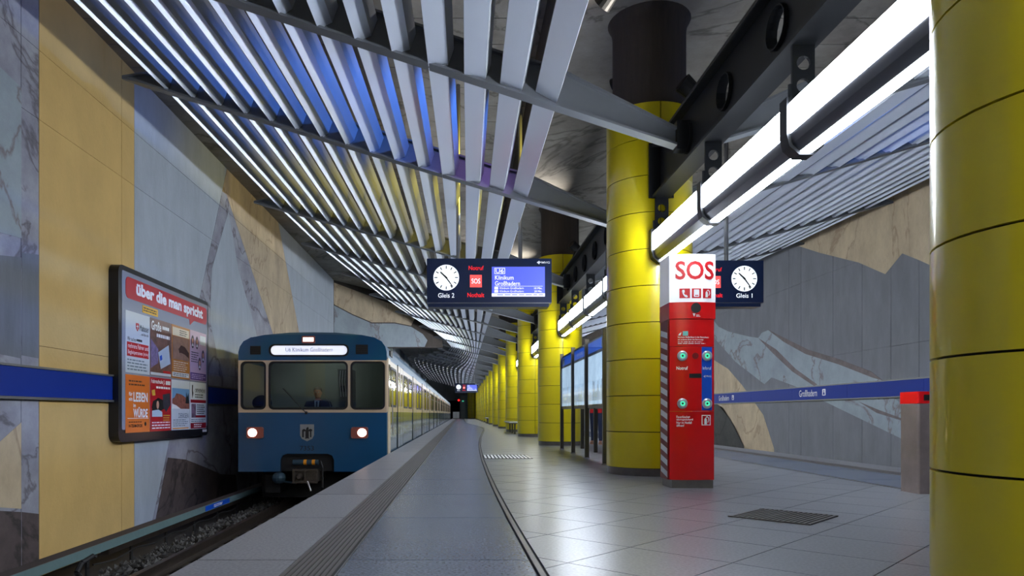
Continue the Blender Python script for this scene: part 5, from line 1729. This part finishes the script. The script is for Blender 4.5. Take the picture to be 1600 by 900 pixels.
# ================================================================ SMALL THINGS ON THE PLATFORM
def grate(cx_, cy_, ax, ay, n, label):
    """rectangular floor grate with axes ax, ay (half vectors)"""
    t = thing('floor_grate', label, 'grate', (cx_, cy_, 0))
    ax, ay = V(*ax, 0), V(*ay, 0)
    c = V(cx_, cy_, 0)

    def quad(a0, a1, b0, b1, z0, z1, nm, m):
        p = lambda a, b, z: c + ax * a + ay * b + V(0, 0, z)
        vs = [p(a, b, z) for z in (z0, z1) for a, b in ((a0, b0), (a1, b0), (a1, b1), (a0, b1))]
        MB().add(vs, [(0, 3, 2, 1), (4, 5, 6, 7), (0, 1, 5, 4), (1, 2, 6, 5), (2, 3, 7, 6), (3, 0, 4, 7)]).build(nm, m, t)
    quad(-1, 1, -1, 1, 0.0005, 0.003, 'recess', M_BLACK)
    for i in range(n):
        a = -1 + 2 * (i + 0.5) / n
        quad(a - 0.55 / n, a + 0.55 / n, -1, 1, 0.003, 0.008, 'grate_bar', mat('grate_glare_white', (226, 226, 224), 0.4) if n < 15 else M_STEEL_D)  # white bars have the glare of the steel painted in
    for e in (-1, 1):
        quad(-1, 1, e - 0.03, e + 0.03, 0.003, 0.009, 'grate_rim', M_STEEL_D)
    return t


grate(2.40, 5.25, (0.205, -0.205), (0.205, 0.205), 16, 'dark square floor grate in front of the emergency pillar')
grate(0.80, 12.45, (0.41, 0.0), (0.0, 0.52), 13, 'striped metal floor grate with painted white glare beside the curved inlay')

# litter bin
t = thing('litter_bin', 'steel litter bin with red lid beside the near column', 'bin', (4.55, 6.86, 0))
BXa, BXb, BYa, BYb = 4.36, 4.75, 6.72, 7.00
M_BIN = mat('bin_steel', (150, 136, 132), 0.25, metal=0.6, noise=0.2, nscale=3)
MB().plate(Frame((0, 0, 0), (1, 0, 0), (0, 1, 0)), rrect(BXa, BYa, BXb, BYb, 0.02), c0=0.0, c1=0.86).build('bin_body', M_BIN, t)
MB().plate(Frame((0, 0, 0), (1, 0, 0), (0, 1, 0)), rrect(BXa - 0.005, BYa - 0.005, BXb + 0.005, BYb + 0.005, 0.02), c0=0.865, c1=0.98).build('lid', M_RED, t)
MB().box(BXa + 0.05, BXb - 0.05, BYa - 0.012, BYa + 0.02, 0.895, 0.95).build('opening', M_INK, t)
MB().box(BXa + 0.29, BXa + 0.30, BYa - 0.004, BYa, 0.02, 0.85).build('door_gap', M_INK, t)
MB().ball((BXa + 0.25, BYa, 0.5), 0.012, n=8, m=6).build('lock', M_STEEL, t)

# bench beside the far column
def bench(x, ya, yb, label, group=None):
    t = thing('bench', label, 'bench', (x, ya, 0), group)
    MB().box(x - 0.22, x + 0.22, ya, yb, 0.42, 0.46).build('seat', mat('bench_glare_white', (238, 238, 234), 0.3, coat=0.6), t)  # seat white stands in for lamp reflection on shiny metal
    for y in (ya + 0.25, (ya + yb) / 2, yb - 0.25):
        MB().box(x - 0.03, x + 0.03, y - 0.04, y + 0.04, 0.0, 0.42).box(x - 0.18, x + 0.18, y - 0.03, y + 0.03, 0.38, 0.42).build('leg', M_STEEL_D, t)
    return t


bench(1.99, 26.0, 29.2, 'bench with painted white glare standing before the fourth yellow column')
bench(1.99, 52.0, 54.4, 'small bench with painted white glare far down the platform')

# far end of the platform
t = thing('end_cabinet', 'white box cabinet standing at the far platform end', 'cabinet', (-0.75, 100.2, 0))
MB().box(-1.22, -0.30, 100, 100.5, 0.08, 1.0).build('cabinet_body', M_WHITE, t)
MB().box(-1.18, -0.34, 100.03, 100.45, 0.0, 0.08).build('cabinet_foot', M_STEEL_D, t)
MB().box(-0.77, -0.75, 99.99, 100.0, 0.12, 0.96).build('door_gap', M_STEEL_D, t)
t = thing('service_kiosk', 'grey-blue panelled service room at the far platform end', 'kiosk', (0.5, 103, 0))
M_KIOSK = mat('kiosk_grey', (104, 124, 138), 0.5)
MB().box(-0.15, 1.25, 102.2, 104, 0, 3.4).build('kiosk_wall', M_KIOSK, t)
for k in range(6):
    MB().box(-0.12, 0.52, 102.15, 102.2, 0.06 + 0.55 * k, 0.06 + 0.55 * k + 0.5).build('kiosk_panel', mat('kiosk_panel_grey', (122, 132, 136), 0.5), t)
MB().box(0.12, 0.32, 102.13, 102.15, 2.5, 2.62).build('exit_light', M_GREEN_E, t)
t = thing('signal_lamp', 'red tunnel signal lamp glowing beyond the train tail', 'signal', (-0.4, 104, 0))
MB().tube((-0.4, 104, 0), (-0.4, 104, 2.9), 0.04, n=8).build('signal_post', M_BOGIE, t)
MB().box(-0.55, -0.25, 103.9, 104.1, 2.3, 3.0).build('signal_head', M_BOGIE, t)
MB().plate(Frame((-0.4, 103.9, 2.72)), circ(0, 0, 0.13, 14), c0=0, c1=0.02).build('red_lens', mat('signal_red_glow', (255, 20, 20), 0.4, emit=6.0), t)
